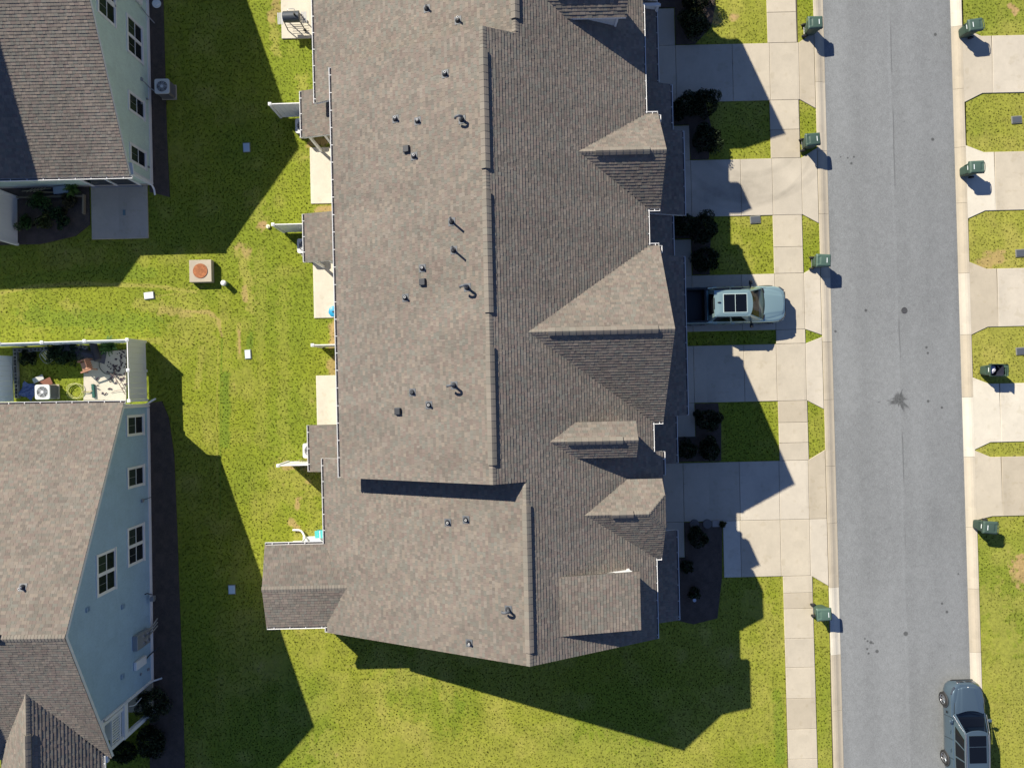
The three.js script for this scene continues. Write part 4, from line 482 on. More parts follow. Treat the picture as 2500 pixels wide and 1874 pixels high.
// ------------------------------------------------------------------ wheeled bins
const binGreen = std(0.040, 0.075, 0.056, { roughness: 0.55 }), binLid = std(0.056, 0.10, 0.078, { roughness: 0.5 }), binIn = std(0.012, 0.014, 0.03, { roughness: 0.7 }), sticker = std(0.75, 0.8, 0.8, { roughness: 0.6 });
function makeBin(name, label, group, open = false) {      // local: front faces +x, hinge and wheels at -x
  const g = thing(name, label, 'trash bin', [0, 0], 0, 0, group); const ring = (w, d, y, r, ox = 0) => { const p = []; for (let i = 0; i < 32; i++) { const a = i / 32 * Math.PI * 2, c = Math.cos(a), s = Math.sin(a), k = 7; const q = Math.pow(Math.pow(Math.abs(c), k) + Math.pow(Math.abs(s), k), -1 / k); p.push(V3(ox + c * q * d / 2, y, s * q * w / 2)); } return p; };
  const loft = (rs, flip) => gridGeo(32, rs.length - 1, (u, v) => rs[Math.round(v * (rs.length - 1))][Math.round(u * 32) % 32], flip);
  mesh('body', [loft([ring(0.46, 0.48, 0.03, 0, 0.06), ring(0.49, 0.55, 0.08, 0, 0.05), ring(0.56, 0.62, 0.55, 0, 0.03), ring(0.60, 0.70, 0.9, 0, 0.0), ring(0.62, 0.72, 0.92, 0, 0), ring(0.62, 0.72, 1.0, 0, 0), ring(0.6, 0.7, 1.0, 0, 0)], true)], binGreen, g);
  mesh('inside', [loft([ring(0.595, 0.695, 1.0, 0, 0), ring(0.54, 0.58, 0.5, 0, 0.03), ring(0.46, 0.46, 0.12, 0, 0.05)], false), loft([ring(0.46, 0.46, 0.12, 0, 0.05), ring(0.01, 0.01, 0.12, 0, 0.05)], false)], binIn, g);
  mesh('rim', [box(0.03, 0.07, 0.62, 0.365, 0.95, 0), box(0.72, 0.07, 0.03, 0, 0.95, 0.315), box(0.72, 0.07, 0.03, 0, 0.95, -0.315)], binGreen, g);
  mesh('handle', [tube([V3(-0.35, 0.97, -0.27), V3(-0.43, 1.0, -0.26), V3(-0.43, 1.0, 0.26), V3(-0.35, 0.97, 0.27)], 0.018, 8, 24), box(0.06, 0.03, 0.02, -0.4, 0.99, 0.0)], binGreen, g); const axle = mesh('axle', cyl(0.014, 0.014, 0.62, 0, 0, 0, 8).rotateX(Math.PI / 2).translate(-0.26, 0.14, 0), M.steel, g);
  for (const s of [-1, 1]) { const w = mesh('wheel', cyl(0.14, 0.14, 0.07, 0, 0, 0, 20).rotateX(Math.PI / 2).translate(-0.26, 0.14, s * 0.3), M.rubber, g); mesh('rim', cyl(0.07, 0.07, 0.08, 0, 0, 0, 14).rotateX(Math.PI / 2).translate(-0.26, 0.14, s * 0.3), M.dark, w); }
  mesh('lift_bar', [box(0.03, 0.03, 0.44, 0.36, 0.62, 0), box(0.08, 0.2, 0.03, 0.335, 0.66, 0.22), box(0.08, 0.2, 0.03, 0.335, 0.66, -0.22)], binGreen, g); mesh('front_sticker', box(0.006, 0.05, 0.22, 0.356, 0.84, 0.02), sticker, g);
  const lidGeo = gridGeo(24, 20, (u, v) => { const a = u * 2 - 1, b = v * 2 - 1; const ed = Math.max(Math.abs(a), Math.abs(b)); const rec = sstep(0.06, 0.02, Math.max(Math.abs(a + 0.62) - 0.14, Math.abs(b) - 0.52)); const dome = 0.055 * (1 - b * b * 0.7) * (1 - 0.35 * a * a); const y = ed > 0.97 ? -0.035 : dome - 0.022 * rec + 0.012 * (Math.abs(Math.abs(b) - 0.72) < 0.06 ? 1 : 0) - (ed > 0.9 ? 0.015 : 0); return V3(a * 0.395 + 0.0, y, b * (0.335 - 0.012 * a)); }, true);
  if (!open) { const l = mesh('lid', lidGeo.translate(0, 1.04, 0), binLid, g); mesh('lid_sticker', box(0.035, 0.006, 0.26, 0.17, 1.096, 0), sticker, g); }
  else { const l = mesh('lid', lidGeo.rotateZ(Math.PI / 2 + 0.12).translate(-0.5, 0.72, 0), binLid, g); const bag = new THREE.IcosahedronGeometry(0.24, 4), p = bag.attributes.position; for (let i = 0; i < p.count; i++) { const k = 0.75 + 0.55 * fbm(p.getX(i) * 9 + 9, p.getZ(i) * 9 + p.getY(i) * 7, 3); p.setXYZ(i, p.getX(i) * k, p.getY(i) * k * 0.7, p.getZ(i) * k); } bag.computeVertexNormals(); mesh('trash_bag', bag.translate(0.08, 0.62, 0.06), std(0.72, 0.7, 0.76, { roughness: 0.6 }), g); mesh('flap', soup([[V3(-0.1, 0.9, 0.24), V3(-0.3, 0.8, 0.05), V3(-0.28, 0.55, 0.2)]]), std(0.5, 0.52, 0.45), g); }
  return g;
}
const bin0 = makeBin('trash_bin', 'green wheeled bin at the left kerb, farthest toward the top of the street', 'green bins along the kerbs');
const binAt = [[16.55, -18.82, 0.02, 'green wheeled bin at the left kerb, farthest toward the top of the street'], [16.3, -12.62, 0.03, 'green wheeled bin on the left verge, second from the top'], [16.68, -6.18, 0.0, 'green wheeled bin on the left kerb nearest the parked truck'], [16.34, 12.62, 0.03, 'green wheeled bin standing alone low on the left verge'], [25.05, -18.5, Math.PI + 0.1, 'green wheeled bin turned slightly, at the top of the right kerb'], [24.93, -10.95, Math.PI - 0.02, 'green wheeled bin on concrete at the right kerb below a grass plot'], [25.22, 8.2, Math.PI - 0.09, 'green wheeled bin on grass beside the lowest right driveway']];
binAt.forEach(([x, z, t, label], i) => { const b = i ? bin0.clone() : bin0; if (i) { b.name = numbered('trash_bin'); scene.add(b); b.userData = { ...bin0.userData }; } b.userData.label = label; b.position.set(x, -0.02, z); b.rotation.y = t + [0, 0.05, -0.04, 0.02, 0, 0.03, 0][i]; const k = [1, 0.85, 1.15, 1.3, 0.95, 1.05, 0.8][i]; if (i) b.traverse((q) => { if (q.material === binGreen || q.material === binLid) { q.material = q.material.clone(); q.material.color.multiplyScalar(k); q.material.roughness = 0.4 + 0.05 * i; } if (q.name === 'lid') { q.rotation.z = [0, 0.02, -0.015, 0.04, 0.01, 0.03, 0.015][i]; } }); });
{ const b = makeBin('trash_bin', 'open green bin with a white bag inside, on the right hand grass', 'green bins along the kerbs', true); b.position.set(25.8, -0.02, -0.15); b.rotation.y = Math.PI - 0.03; }
{ const g = thing('blue_can', 'blue plastic trash can half hidden under the rear gutter on a patio', 'trash can', [-9.61, -4.08], 0, 0.2); const q = []; g.position.x = -9.42; mesh('body', new THREE.LatheGeometry([[0.22, 0], [0.27, 0.7], [0.29, 0.7], [0.29, 0.74]].map(([x, y]) => new THREE.Vector2(x, y)), 8), std(0.02, 0.24, 0.44, { roughness: 0.4 }), g); mesh('lid', new THREE.LatheGeometry([[0.31, 0.73], [0.31, 0.77], [0.24, 0.83], [0.001, 0.85]].map(([x, y]) => new THREE.Vector2(x, y)), 8), std(0.025, 0.3, 0.52, { roughness: 0.35 }), g); mesh('handle', rbox(0.16, 0.04, 0.05, 0.01, 0, 0.88, 0), M.dark, g); }

// ------------------------------------------------------------------ vehicles
function wheelGeo(R, w, sp, parent, x, z, rimMat) {
  const out = Math.sign(z); const t = mesh('wheel', new THREE.LatheGeometry([[R * 0.64, -w / 2 + 0.02], [R * 0.9, -w / 2], [R, -w / 2 + 0.035], [R, w / 2 - 0.035], [R * 0.9, w / 2], [R * 0.64, w / 2 - 0.02]].map(([a, b]) => new THREE.Vector2(a, b)), 36).rotateX(Math.PI / 2).translate(x, R, z), M.rubber, parent);
  const s = []; for (let i = 0; i < sp; i++) { const a = i / sp * Math.PI * 2; s.push(new THREE.BoxGeometry(R * 0.6, 0.03, 0.07).translate(R * 0.34, 0, 0).rotateX(Math.PI / 2).rotateZ(a).translate(x, R, z + out * (w / 2 - 0.05))); } s.push(cyl(0.07, 0.06, 0.04, 0, 0, 0, 14).rotateX(out * Math.PI / 2).translate(x, R, z + out * (w / 2 - 0.05)), new THREE.TorusGeometry(R * 0.63, 0.02, 8, 36).translate(x, R, z + out * (w / 2 - 0.03)));
  mesh('rim', s, rimMat, t); mesh('rim', cyl(R * 0.62, R * 0.62, 0.06, 0, 0, 0, 24).rotateX(Math.PI / 2).translate(x, R, z + out * (w / 2 - 0.12)), M.black, t);
}
// body of a car: sections along x (front at +x): [x, half width at the sill, half width at the shoulder, sill height, shoulder height, deck height]
function bodyShell(secs, n = 14) {
  const f = (s) => { const [x, w0, w1, y0, y1, y2] = s, p = []; const half = [[w0 - 0.1, y0 - 0.02], [w0 - 0.02, y0], [lerp(w0, w1, 0.1) + 0.015, lerp(y0, y1, 0.3)], [lerp(w0, w1, 0.35) + 0.02, lerp(y0, y1, 0.55)], [lerp(w0, w1, 0.8), lerp(y0, y1, 0.9)], [w1, y1], [w1 - 0.05, lerp(y1, y2, 0.5)], [w1 - 0.13, lerp(y1, y2, 0.82)], [w1 * 0.6, lerp(y1, y2, 0.97)], [0, y2]]; for (const [w, y] of half) p.push(V3(x, y, -w)); for (const [w, y] of half.slice(0, -1).reverse()) p.push(V3(x, y, w)); return p; };
  const S = secs.map(f), m = S[0].length - 1; const g = gridGeo(m, (secs.length - 1) * 4, (u, v) => { const q = v * (secs.length - 1), i = Math.min(secs.length - 2, Math.floor(q)), t = q - i, k = Math.round(u * m); const P = (j) => S[clamp(j, 0, secs.length - 1)][k]; const c = (a, b, cc, d) => 0.5 * (2 * b + (cc - a) * t + (2 * a - 5 * b + 4 * cc - d) * t * t + (3 * b - a - 3 * cc + d) * t * t * t); const A = P(i - 1), B = P(i), C = P(i + 1), D = P(i + 2); return V3(lerp(B.x, C.x, t), c(A.y, B.y, C.y, D.y), c(A.z, B.z, C.z, D.z)); });
  const cap = (p, flip) => { const c = V3(p[0].x, (p[0].y + p[9].y) / 2, 0), t = []; for (let i = 0; i < p.length; i++) { const a = p[i], b = p[(i + 1) % p.length]; t.push(flip ? [c, b, a] : [c, a, b]); } return soup(t); };
  return [g, cap(S[0], true), cap(S[S.length - 1], false)];
}
// greenhouse: belt outline and roof outline (x back, x front, half width), windscreen left open for its own pane
function greenhouse(g, { yb, yt, back, front, wb, rback, rfront, wr, bow, paint, pillars, interior, glassTint }) {
  const N = 10, ringPt = (k, seg, t) => { const y = lerp(yb, yt, k), b = lerp(back, rback, k), f = lerp(front, rfront, k), w = lerp(wb, wr, Math.pow(k, 0.9)), cr = 0.1; if (seg === 0) { const z = lerp(-w + cr * 0.4, w - cr * 0.4, t), e = 1 - Math.pow(Math.abs(z / w), 2.4); return V3(f - bow + bow * e, y, z); } if (seg === 1) { return V3(lerp(f - bow, b + 0.06, t), y, w - 0.05 * Math.pow(2 * t - 1, 4)); } if (seg === 2) { const z = lerp(w - 0.05, -w + 0.05, t), e = 1 - Math.pow(Math.abs(z / w), 3); return V3(b + 0.06 - 0.08 * e, y, z); } return V3(lerp(b + 0.06, f - bow, t), y, -w + 0.05 * Math.pow(2 * t - 1, 4)); };
  const face = (seg, k0, k1, t0, t1, off = 0) => gridGeo(N, 4, (u, v) => { const k = lerp(k0, k1, v), t = lerp(t0, t1, u), p = ringPt(k, seg, t); if (off) { const c = V3((back + front) / 2, p.y, 0); if (seg === 1) p.z += off; else if (seg === 3) p.z -= off; else if (seg === 0) p.x += off; else p.x -= off; p.y += off * 0.5; } return p; });
  mesh('cab', [face(1, 0, 1, 0, 1), face(2, 0, 1, 0, 1), face(3, 0, 1, 0, 1), face(0, 0, 1, 0, 0.035), face(0, 0, 1, 0.965, 1), face(0, 0, 0.03, 0, 1), face(0, 0.97, 1, 0, 1)], paint, g);
  const rc = (u, v) => { const x = lerp(rback - 0.02, rfront, u), z0 = lerp(-wr, wr, v), e = 1 - Math.pow(Math.abs(2 * v - 1), 2.4), xx = u > 0.8 ? x - (bow * (1 - e)) * sstep(0.8, 1, u) : x; return V3(xx, yt + 0.035 * sstep(0, 0.16, u) * sstep(1.0, 0.86, u) * sstep(0, 0.14, v) * sstep(1, 0.86, v), z0 + (v < 0.02 ? -0.0 : 0)); }; mesh('roof', gridGeo(28, 24, rc, true), paint, g);
  mesh('windscreen', face(0, 0.04, 0.96, 0.04, 0.96, 0.004), new THREE.MeshPhysicalMaterial({ color: new THREE.Color().setRGB(...(glassTint ?? [0.6, 0.64, 0.6])), roughness: 0.03, transmission: 1, thickness: 0 }), g);
  for (const [a, b] of pillars) { mesh('side_window', face(1, 0.12, 0.9, 1 - b, 1 - a, 0.006), M.glass, g); mesh('side_window', face(3, 0.12, 0.9, a, b, 0.006), M.glass, g); } mesh('rear_window', face(2, 0.2, 0.88, 0.14, 0.86, 0.006), M.glass, g);
  const it = sub('interior', g); mesh('dashboard', rbox(0.5, 0.16, wb * 1.75, 0.05, front - bow - 0.42, yb - 0.03, 0), M.dark, it); mesh('floor', box(front - back - 0.5, 0.04, wb * 1.7, (front + back) / 2 - 0.1, yb - 0.3, 0), M.black, it); for (const s of [-1, 1]) { mesh('seat', [rbox(0.16, 0.55, 0.5, 0.06, front - bow - 1.15, yb + 0.12, s * 0.4), rbox(0.5, 0.14, 0.5, 0.05, front - bow - 0.95, yb - 0.15, s * 0.4), rbox(0.1, 0.16, 0.26, 0.04, front - bow - 1.17, yb + 0.45, s * 0.4)], interior, it); } mesh('steering_wheel', new THREE.TorusGeometry(0.18, 0.02, 8, 24).rotateY(Math.PI / 2).rotateZ(-0.4).translate(front - bow - 0.72, yb + 0.06, -0.4), M.black, it); mesh('mirror', rbox(0.05, 0.08, 0.22, 0.02, rfront - 0.02, yt - 0.12, 0), M.black, it);
  return face;
}
const carPaint = (r, g, b) => new THREE.MeshPhysicalMaterial({ color: new THREE.Color().setRGB(r, g, b), roughness: 0.3, metalness: 0.55, clearcoat: 1, clearcoatRoughness: 0.05 });
{ // pickup truck, nose toward the street
  const t = thing('pickup_truck', 'pale blue pickup truck with a two pane glass roof parked on the driveway', 'pickup truck', [11.72, -3.93], 0, 0.0), P = carPaint(0.33, 0.48, 0.475), W = 1.0;
  mesh('body', bodyShell([[-1.35, W - 0.02, 0.94, 0.42, 1.08, 1.14], [-0.5, W - 0.01, 0.945, 0.42, 1.08, 1.15], [0.6, W - 0.01, 0.95, 0.42, 1.07, 1.16], [1.35, W, 0.955, 0.42, 1.05, 1.15], [1.8, W, 0.955, 0.44, 1.02, 1.14], [2.3, W - 0.01, 0.94, 0.46, 0.99, 1.1], [2.62, W - 0.05, 0.87, 0.46, 0.96, 1.06], [2.8, W - 0.12, 0.78, 0.46, 0.9, 1.02], [2.88, W - 0.2, 0.7, 0.48, 0.84, 0.97]]), P, t);
  mesh('hood', gridGeo(30, 36, (u, v) => { const w = lerp(0.84, 0.62, u * u), z = lerp(-w, w, v), x = lerp(1.56 + 0.16 * (1 - Math.pow(Math.abs(z / w), 2.2)), 2.84, u), c = lerp(0.56, 0.42, u), d = Math.abs(z) - c; return V3(x - 0.09 * Math.pow(Math.abs(z) / w, 2) * u - 0.0, lerp(1.175, 1.05, Math.pow(u, 1.6)) + 0.03 * (1 - Math.pow(z / w, 2)) + 0.022 * sstep(0.045, -0.045, d) - 0.07 * Math.pow(Math.abs(z) / w, 8) - (u > 0.96 ? 0.05 : 0), z); }, true), P, t);
  greenhouse(t, { yb: 1.13, yt: 1.88, back: -1.28, front: 1.78, wb: 0.92, rback: -1.1, rfront: 0.87, wr: 0.68, bow: 0.17, paint: P, pillars: [[0.06, 0.4], [0.44, 0.72]], interior: std(0.42, 0.4, 0.36) });
  const gl = M.glass.clone(); gl.roughness = 0.12; for (const [x0, x1] of [[-0.64, -0.06], [-0.03, 0.55]]) mesh('roof_glass', rbox(x1 - x0, 0.016, 0.92, 0.008, (x0 + x1) / 2, 1.921, 0), gl, t); mesh('roof_seal', rbox(1.26, 0.012, 0.98, 0.005, -0.045, 1.914, 0), std(0.42, 0.52, 0.52), t); mesh('roof_rail', [box(1.6, 0.012, 0.03, -0.25, 1.9, 0.6), box(1.6, 0.012, 0.03, -0.25, 1.9, -0.6)], P, t);
  mesh('antenna', new THREE.SphereGeometry(0.06, 12, 8).scale(1.6, 0.8, 0.6).translate(-0.88, 1.935, -0.05), M.black, t); mesh('brake_light', rbox(0.05, 0.05, 0.6, 0.01, -1.12, 1.86, 0), M.black, t);
  for (const s of [-1, 1]) { mesh('hood_seam', tube(Array.from({ length: 9 }, (_, i) => { const u = i / 8, w = lerp(0.84, 0.62, u * u); return V3(lerp(1.6, 2.8, u) - 0.09 * u, lerp(1.175, 1.05, Math.pow(u, 1.6)) - 0.062, s * (w + 0.002)); }), 0.012, 5, 24), M.black, t); for (const x of [0.62, -0.3, -1.22]) mesh('door_seam', bar(V3(x, 1.1, s * 0.962), V3(x - 0.03, 0.5, s * 1.018), 0.014), M.black, t); }
  // open bed
  const b = sub('bed', t); mesh('side_wall', bodyBed(1), P, b); mesh('side_wall', bodyBed(-1), P, b); mesh('front_wall', box(0.09, 0.72, 1.76, -1.42, 0.98, 0), P, b); mesh('bed_floor', box(1.7, 0.05, 1.6, -2.05, 0.72, 0), M.black, b); mesh('liner', [box(1.7, 0.55, 0.02, -2.05, 1.0, 0.815), box(1.7, 0.55, 0.02, -2.05, 1.0, -0.815), box(0.02, 0.55, 1.6, -1.46, 1.0, 0)], M.black, b); mesh('rail_cap', [box(1.62, 0.03, 0.1, -2.12, 1.35, 0.87), box(1.62, 0.03, 0.1, -2.12, 1.35, -0.87), box(0.1, 0.03, 1.7, -1.42, 1.355, 0)], M.black, b); mesh('tailgate', rbox(0.08, 0.6, 1.76, 0.02, -2.9, 1.0, 0), P, b);
  function bodyBed(s) { const q = new THREE.Shape(); q.moveTo(s * 0.84, 0.5); q.lineTo(s * 0.98, 0.5); q.lineTo(s * 0.985, 0.9); q.lineTo(s * 0.95, 1.28); q.lineTo(s * 0.93, 1.34); q.lineTo(s * 0.82, 1.34); q.lineTo(s * 0.84, 0.5); const g = new THREE.ExtrudeGeometry(q, { depth: 1.57, bevelEnabled: false }); g.rotateY(Math.PI / 2); g.scale(1, 1, -1); fixWind(g); return g.translate(-2.95, 0, 0); }
  for (const s of [-1, 1]) { wheelGeo(0.4, 0.28, 6, t, 1.95, s * 0.86, M.steel); wheelGeo(0.4, 0.28, 6, t, -1.75, s * 0.86, M.steel); mesh('mirror', [rbox(0.14, 0.24, 0.24, 0.05, 1.0, 1.24, s * 1.13), box(0.06, 0.05, 0.2, 1.0, 1.16, s * 1.0)], M.black, t); mesh('headlight', rbox(0.34, 0.16, 0.12, 0.05, 2.7, 0.93, s * 0.79, s * 0.62), std(0.06, 0.07, 0.08, { roughness: 0.12 }), t); for (const x of [0.1, -0.85]) mesh('door_handle', rbox(0.2, 0.035, 0.04, 0.012, x, 0.98, s * 0.985), P, t); mesh('wheel_arch', [new THREE.TorusGeometry(0.45, 0.035, 6, 24, Math.PI).translate(1.95, 0.42, s * 0.985), new THREE.TorusGeometry(0.45, 0.035, 6, 24, Math.PI).translate(-1.75, 0.42, s * 0.98)], M.dark, t); }
  mesh('grille', rbox(0.08, 0.34, 1.3, 0.03, 2.88, 0.8, 0), M.dark, t); mesh('bumper', [rbox(0.2, 0.22, 1.7, 0.07, 2.84, 0.56, 0)], P, t); mesh('cowl', gridGeo(20, 4, (u, v) => { const z = lerp(-0.82, 0.82, u), e = 1 - Math.pow(Math.abs(z / 0.9), 2.2); return V3(1.56 + 0.13 * e + v * 0.09, 1.185 + 0.012 * e - v * 0.0, z); }), M.black, t); mesh('wiper', [bar(V3(1.7, 1.225, -0.05), V3(1.6, 1.22, 0.5), 0.02), bar(V3(1.66, 1.225, -0.65), V3(1.69, 1.22, -0.1), 0.02)], M.black, t); }
{ // suv, nose toward the top of the street
  const t = thing('suv', 'steel blue suv with dark glass roof parked at the right kerb, bottom of the street', 'car', [23.92, 19.12], -0.08, Math.PI / 2 + 0.0), P = carPaint(0.10, 0.15, 0.19), W = 1.0, F = 2.5;
  mesh('body', bodyShell([[-2.35, 0.84, 0.74, 0.4, 0.9, 1.0], [-2.2, 0.95, 0.84, 0.3, 0.95, 1.06], [-1.5, W, 0.88, 0.3, 0.95, 1.08], [-0.5, W - 0.01, 0.88, 0.3, 0.95, 1.08], [0.5, W - 0.01, 0.885, 0.3, 0.94, 1.03], [1.2, W, 0.89, 0.3, 0.93, 1.02], [1.7, W, 0.885, 0.3, 0.9, 1.03], [2.1, W - 0.03, 0.83, 0.3, 0.86, 0.98], [2.38, W - 0.13, 0.72, 0.3, 0.8, 0.93], [2.53, W - 0.3, 0.55, 0.32, 0.74, 0.86], [2.6, W - 0.45, 0.42, 0.36, 0.66, 0.76]]), P, t);
  mesh('hood', gridGeo(30, 36, (u, v) => { const w = lerp(0.80, 0.56, u * u), z = lerp(-w, w, v), q = 1 - Math.pow(Math.abs(z / w), 2.2), x = lerp(0.98 + 0.27 * q, 2.36 + 0.09 * q, u), c = lerp(0.5, 0.34, u), d = Math.abs(z) - c; return V3(x, lerp(1.1, 0.93, Math.pow(u, 1.5)) + 0.03 * (1 - Math.pow(z / w, 2)) + 0.02 * sstep(0.04, -0.04, d) - 0.05 * Math.pow(Math.abs(z) / w, 8) - (u > 0.97 ? 0.05 : 0), z); }, true), P, t);
  greenhouse(t, { yb: 1.06, yt: 1.66, back: -2.2, front: 1.24, wb: 0.87, rback: -1.95, rfront: 0.42, wr: 0.63, bow: 0.2, paint: P, pillars: [[0.05, 0.3], [0.33, 0.58], [0.61, 0.84]], interior: std(0.10, 0.095, 0.09), glassTint: [0.3, 0.34, 0.4] });
  const gl = M.glass.clone(); gl.roughness = 0.1; for (const [x0, x1] of [[-0.37, 0.19], [-1.24, -0.4]]) mesh('roof_glass', rbox(x1 - x0, 0.016, 0.9, 0.008, (x0 + x1) / 2, 1.7, 0), gl, t); mesh('roof_rail', [tube([V3(0.25, 1.69, 0.57), V3(-0.5, 1.73, 0.59), V3(-1.8, 1.7, 0.57)], 0.02), tube([V3(0.25, 1.69, -0.57), V3(-0.5, 1.73, -0.59), V3(-1.8, 1.7, -0.57)], 0.02)], M.steel, t);
  for (const s of [-1, 1]) { wheelGeo(0.37, 0.27, 5, t, 1.58, s * 0.91, M.steel); wheelGeo(0.37, 0.27, 5, t, -1.57, s * 0.91, M.steel); mesh('wheel_arch', [new THREE.TorusGeometry(0.41, 0.035, 6, 24, Math.PI).translate(1.58, 0.37, s * 0.985), new THREE.TorusGeometry(0.41, 0.035, 6, 24, Math.PI).translate(-1.57, 0.37, s * 0.985)], M.dark, t); mesh('mirror', [rbox(0.17, 0.14, 0.2, 0.05, 0.7, 1.1, s * 1.03), box(0.06, 0.04, 0.14, 0.7, 1.04, s * 0.93)], s > 0 ? P : P, t); mesh('headlight', rbox(0.46, 0.1, 0.13, 0.045, 2.2, 0.85, s * 0.735, s * 0.4), std(0.05, 0.06, 0.08, { roughness: 0.1 }), t); for (const x of [0.05, -0.95]) mesh('door_handle', rbox(0.2, 0.035, 0.04, 0.012, x, 0.88, s * 0.945), P, t); mesh('fender_vent', rbox(0.12, 0.12, 0.02, 0.005, 1.02, 0.68, s * 1.0), M.black, t); mesh('window_trim', tube([V3(1.0, 1.07, s * 0.885), V3(0.55, 1.45, s * 0.735), V3(0.3, 1.66, s * 0.645), V3(-0.8, 1.69, s * 0.645), V3(-1.8, 1.66, s * 0.64)], 0.012, 6, 40), std(0.3, 0.31, 0.34, { roughness: 0.35, metalness: 0.5 }), t); }
  for (const s of [-1, 1]) { mesh('hood_seam', tube(Array.from({ length: 9 }, (_, i) => { const u = i / 8, w = lerp(0.80, 0.56, u * u); return V3(lerp(0.98, 2.36, u), lerp(1.1, 0.93, Math.pow(u, 1.5)) - 0.044, s * (w + 0.002)); }), 0.011, 5, 24), M.black, t); for (const x of [0.85, -0.32, -1.35]) mesh('door_seam', bar(V3(x, 1.03, s * 0.9), V3(x - 0.05, 0.45, s * 1.02), 0.012), M.black, t); }
  mesh('grille', [rbox(0.06, 0.2, 0.42, 0.03, 2.57, 0.66, 0.24), rbox(0.06, 0.2, 0.42, 0.03, 2.57, 0.66, -0.24)], M.steel, t); mesh('grille', [rbox(0.05, 0.15, 0.36, 0.02, 2.59, 0.66, 0.24), rbox(0.05, 0.15, 0.36, 0.02, 2.59, 0.66, -0.24)], M.black, t); mesh('bumper', [rbox(0.14, 0.12, 1.2, 0.05, 2.56, 0.42, 0)], M.black, t); mesh('emblem', cyl(0.04, 0.04, 0.01, 2.42, 0.968, 0, 16), M.white, t); mesh('wiper', [bar(V3(1.14, 1.12, -0.1), V3(1.02, 1.13, 0.5), 0.02), bar(V3(1.05, 1.12, -0.62), V3(1.13, 1.13, -0.12), 0.02)], M.black, t); }

// ------------------------------------------------------------------ yard things
{ const [x, z] = [-16.69, -6.48], g = thing('drain_box', 'square concrete drain box with a round rust orange lid on the lawn', 'drain box', [x, z]); mesh('box', rbox(1.2, 0.36, 1.2, 0.02, 0, 0.17, 0), CONC[3], g); mesh('rim', new THREE.TorusGeometry(0.38, 0.02, 6, 32).rotateX(Math.PI / 2).translate(0, 0.36, 0), std(0.33, 0.13, 0.06), g);
  const rust = tex(128, 128, (i, j, o) => { const r = Math.hypot(i - 64, j - 64) / 64, n = fbm(i / 14, j / 14, 3), v = 0.75 + (n - 0.5) * 0.7 - 0.25 * sstep(0.5, 0.3, r) * n; o[0] = toS(0.46 * v); o[1] = toS(0.15 * v + 0.03 * n); o[2] = toS(0.065 * v); }, [1, 1], true); mesh('lid', [cyl(0.37, 0.37, 0.03, 0, 0.363, 0, 36), cyl(0.05, 0.05, 0.04, 0.08, 0.366, 0.05, 10)], new THREE.MeshStandardMaterial({ map: rust, roughness: 0.9 }), g); }
{ const [x, z] = [-15.45, -5.8], g = thing('vent_pipe', 'short green standpipe with a white cap beside the drain box', 'pipe', [x, z]); mesh('pipe', cyl(0.14, 0.14, 0.34, 0, 0.17, 0, 20), std(0.05, 0.13, 0.1, { roughness: 0.5 }), g); mesh('cap', [cyl(0.15, 0.145, 0.07, 0, 0.36, 0, 20), new THREE.SphereGeometry(0.135, 16, 8, 0, 6.3, 0, 1.5).scale(1, 0.4, 1).translate(0, 0.39, 0)], M.white, g); }
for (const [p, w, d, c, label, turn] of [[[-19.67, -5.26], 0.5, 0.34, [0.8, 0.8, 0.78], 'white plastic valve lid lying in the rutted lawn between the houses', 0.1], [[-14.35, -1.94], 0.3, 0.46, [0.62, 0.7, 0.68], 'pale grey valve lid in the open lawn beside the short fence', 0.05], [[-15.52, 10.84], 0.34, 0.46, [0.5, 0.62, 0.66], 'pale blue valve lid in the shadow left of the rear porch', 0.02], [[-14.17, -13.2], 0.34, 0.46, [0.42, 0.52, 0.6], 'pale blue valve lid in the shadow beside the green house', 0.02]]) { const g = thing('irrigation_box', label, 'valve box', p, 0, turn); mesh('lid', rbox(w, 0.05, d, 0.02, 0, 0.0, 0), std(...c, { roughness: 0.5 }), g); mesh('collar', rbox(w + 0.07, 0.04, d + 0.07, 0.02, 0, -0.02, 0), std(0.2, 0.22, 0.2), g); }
for (const [p, label, col] of [[[-18.88, -21.13], 'round white lid on the mulch against the green house wall', [0.75, 0.77, 0.77]], [[-13.09, -8.87], 'small round cream lid beside the end of the second short fence', [0.72, 0.7, 0.5]]]) { const g = thing('round_lid', label, 'lid', p); const r = p[0] < -17 ? 0.24 : 0.11; mesh('lid', [cyl(r, r, 0.05, 0, 0.01, 0, 20), cyl(r * 0.55, r * 0.5, 0.05, 0, 0.05, 0, 16)], std(...col, { roughness: 0.5 }), g); }
for (const [p, label] of [[[27.82, -13.76], 'dark meter lid in the right hand grass plot, nearest the top'], [[27.88, -6.5], 'dark meter lid at the right edge, in the grass plot with an orange bare band'], [[27.78, -1.16], 'dark meter lid at the right edge above the open bin'], [[13.46, -8.64], 'dark grey meter lid at the edge of the lawn above the truck']]) { const g = thing('meter_lid', label, 'meter lid', p, 0, 0.05); mesh('lid', rbox(0.5, 0.05, 0.34, 0.02, 0, 0.0, 0), std(0.075, 0.085, 0.1, { roughness: 0.6 }), g); mesh('collar', rbox(0.58, 0.04, 0.42, 0.02, 0, -0.015, 0), std(0.2, 0.2, 0.17), g); }
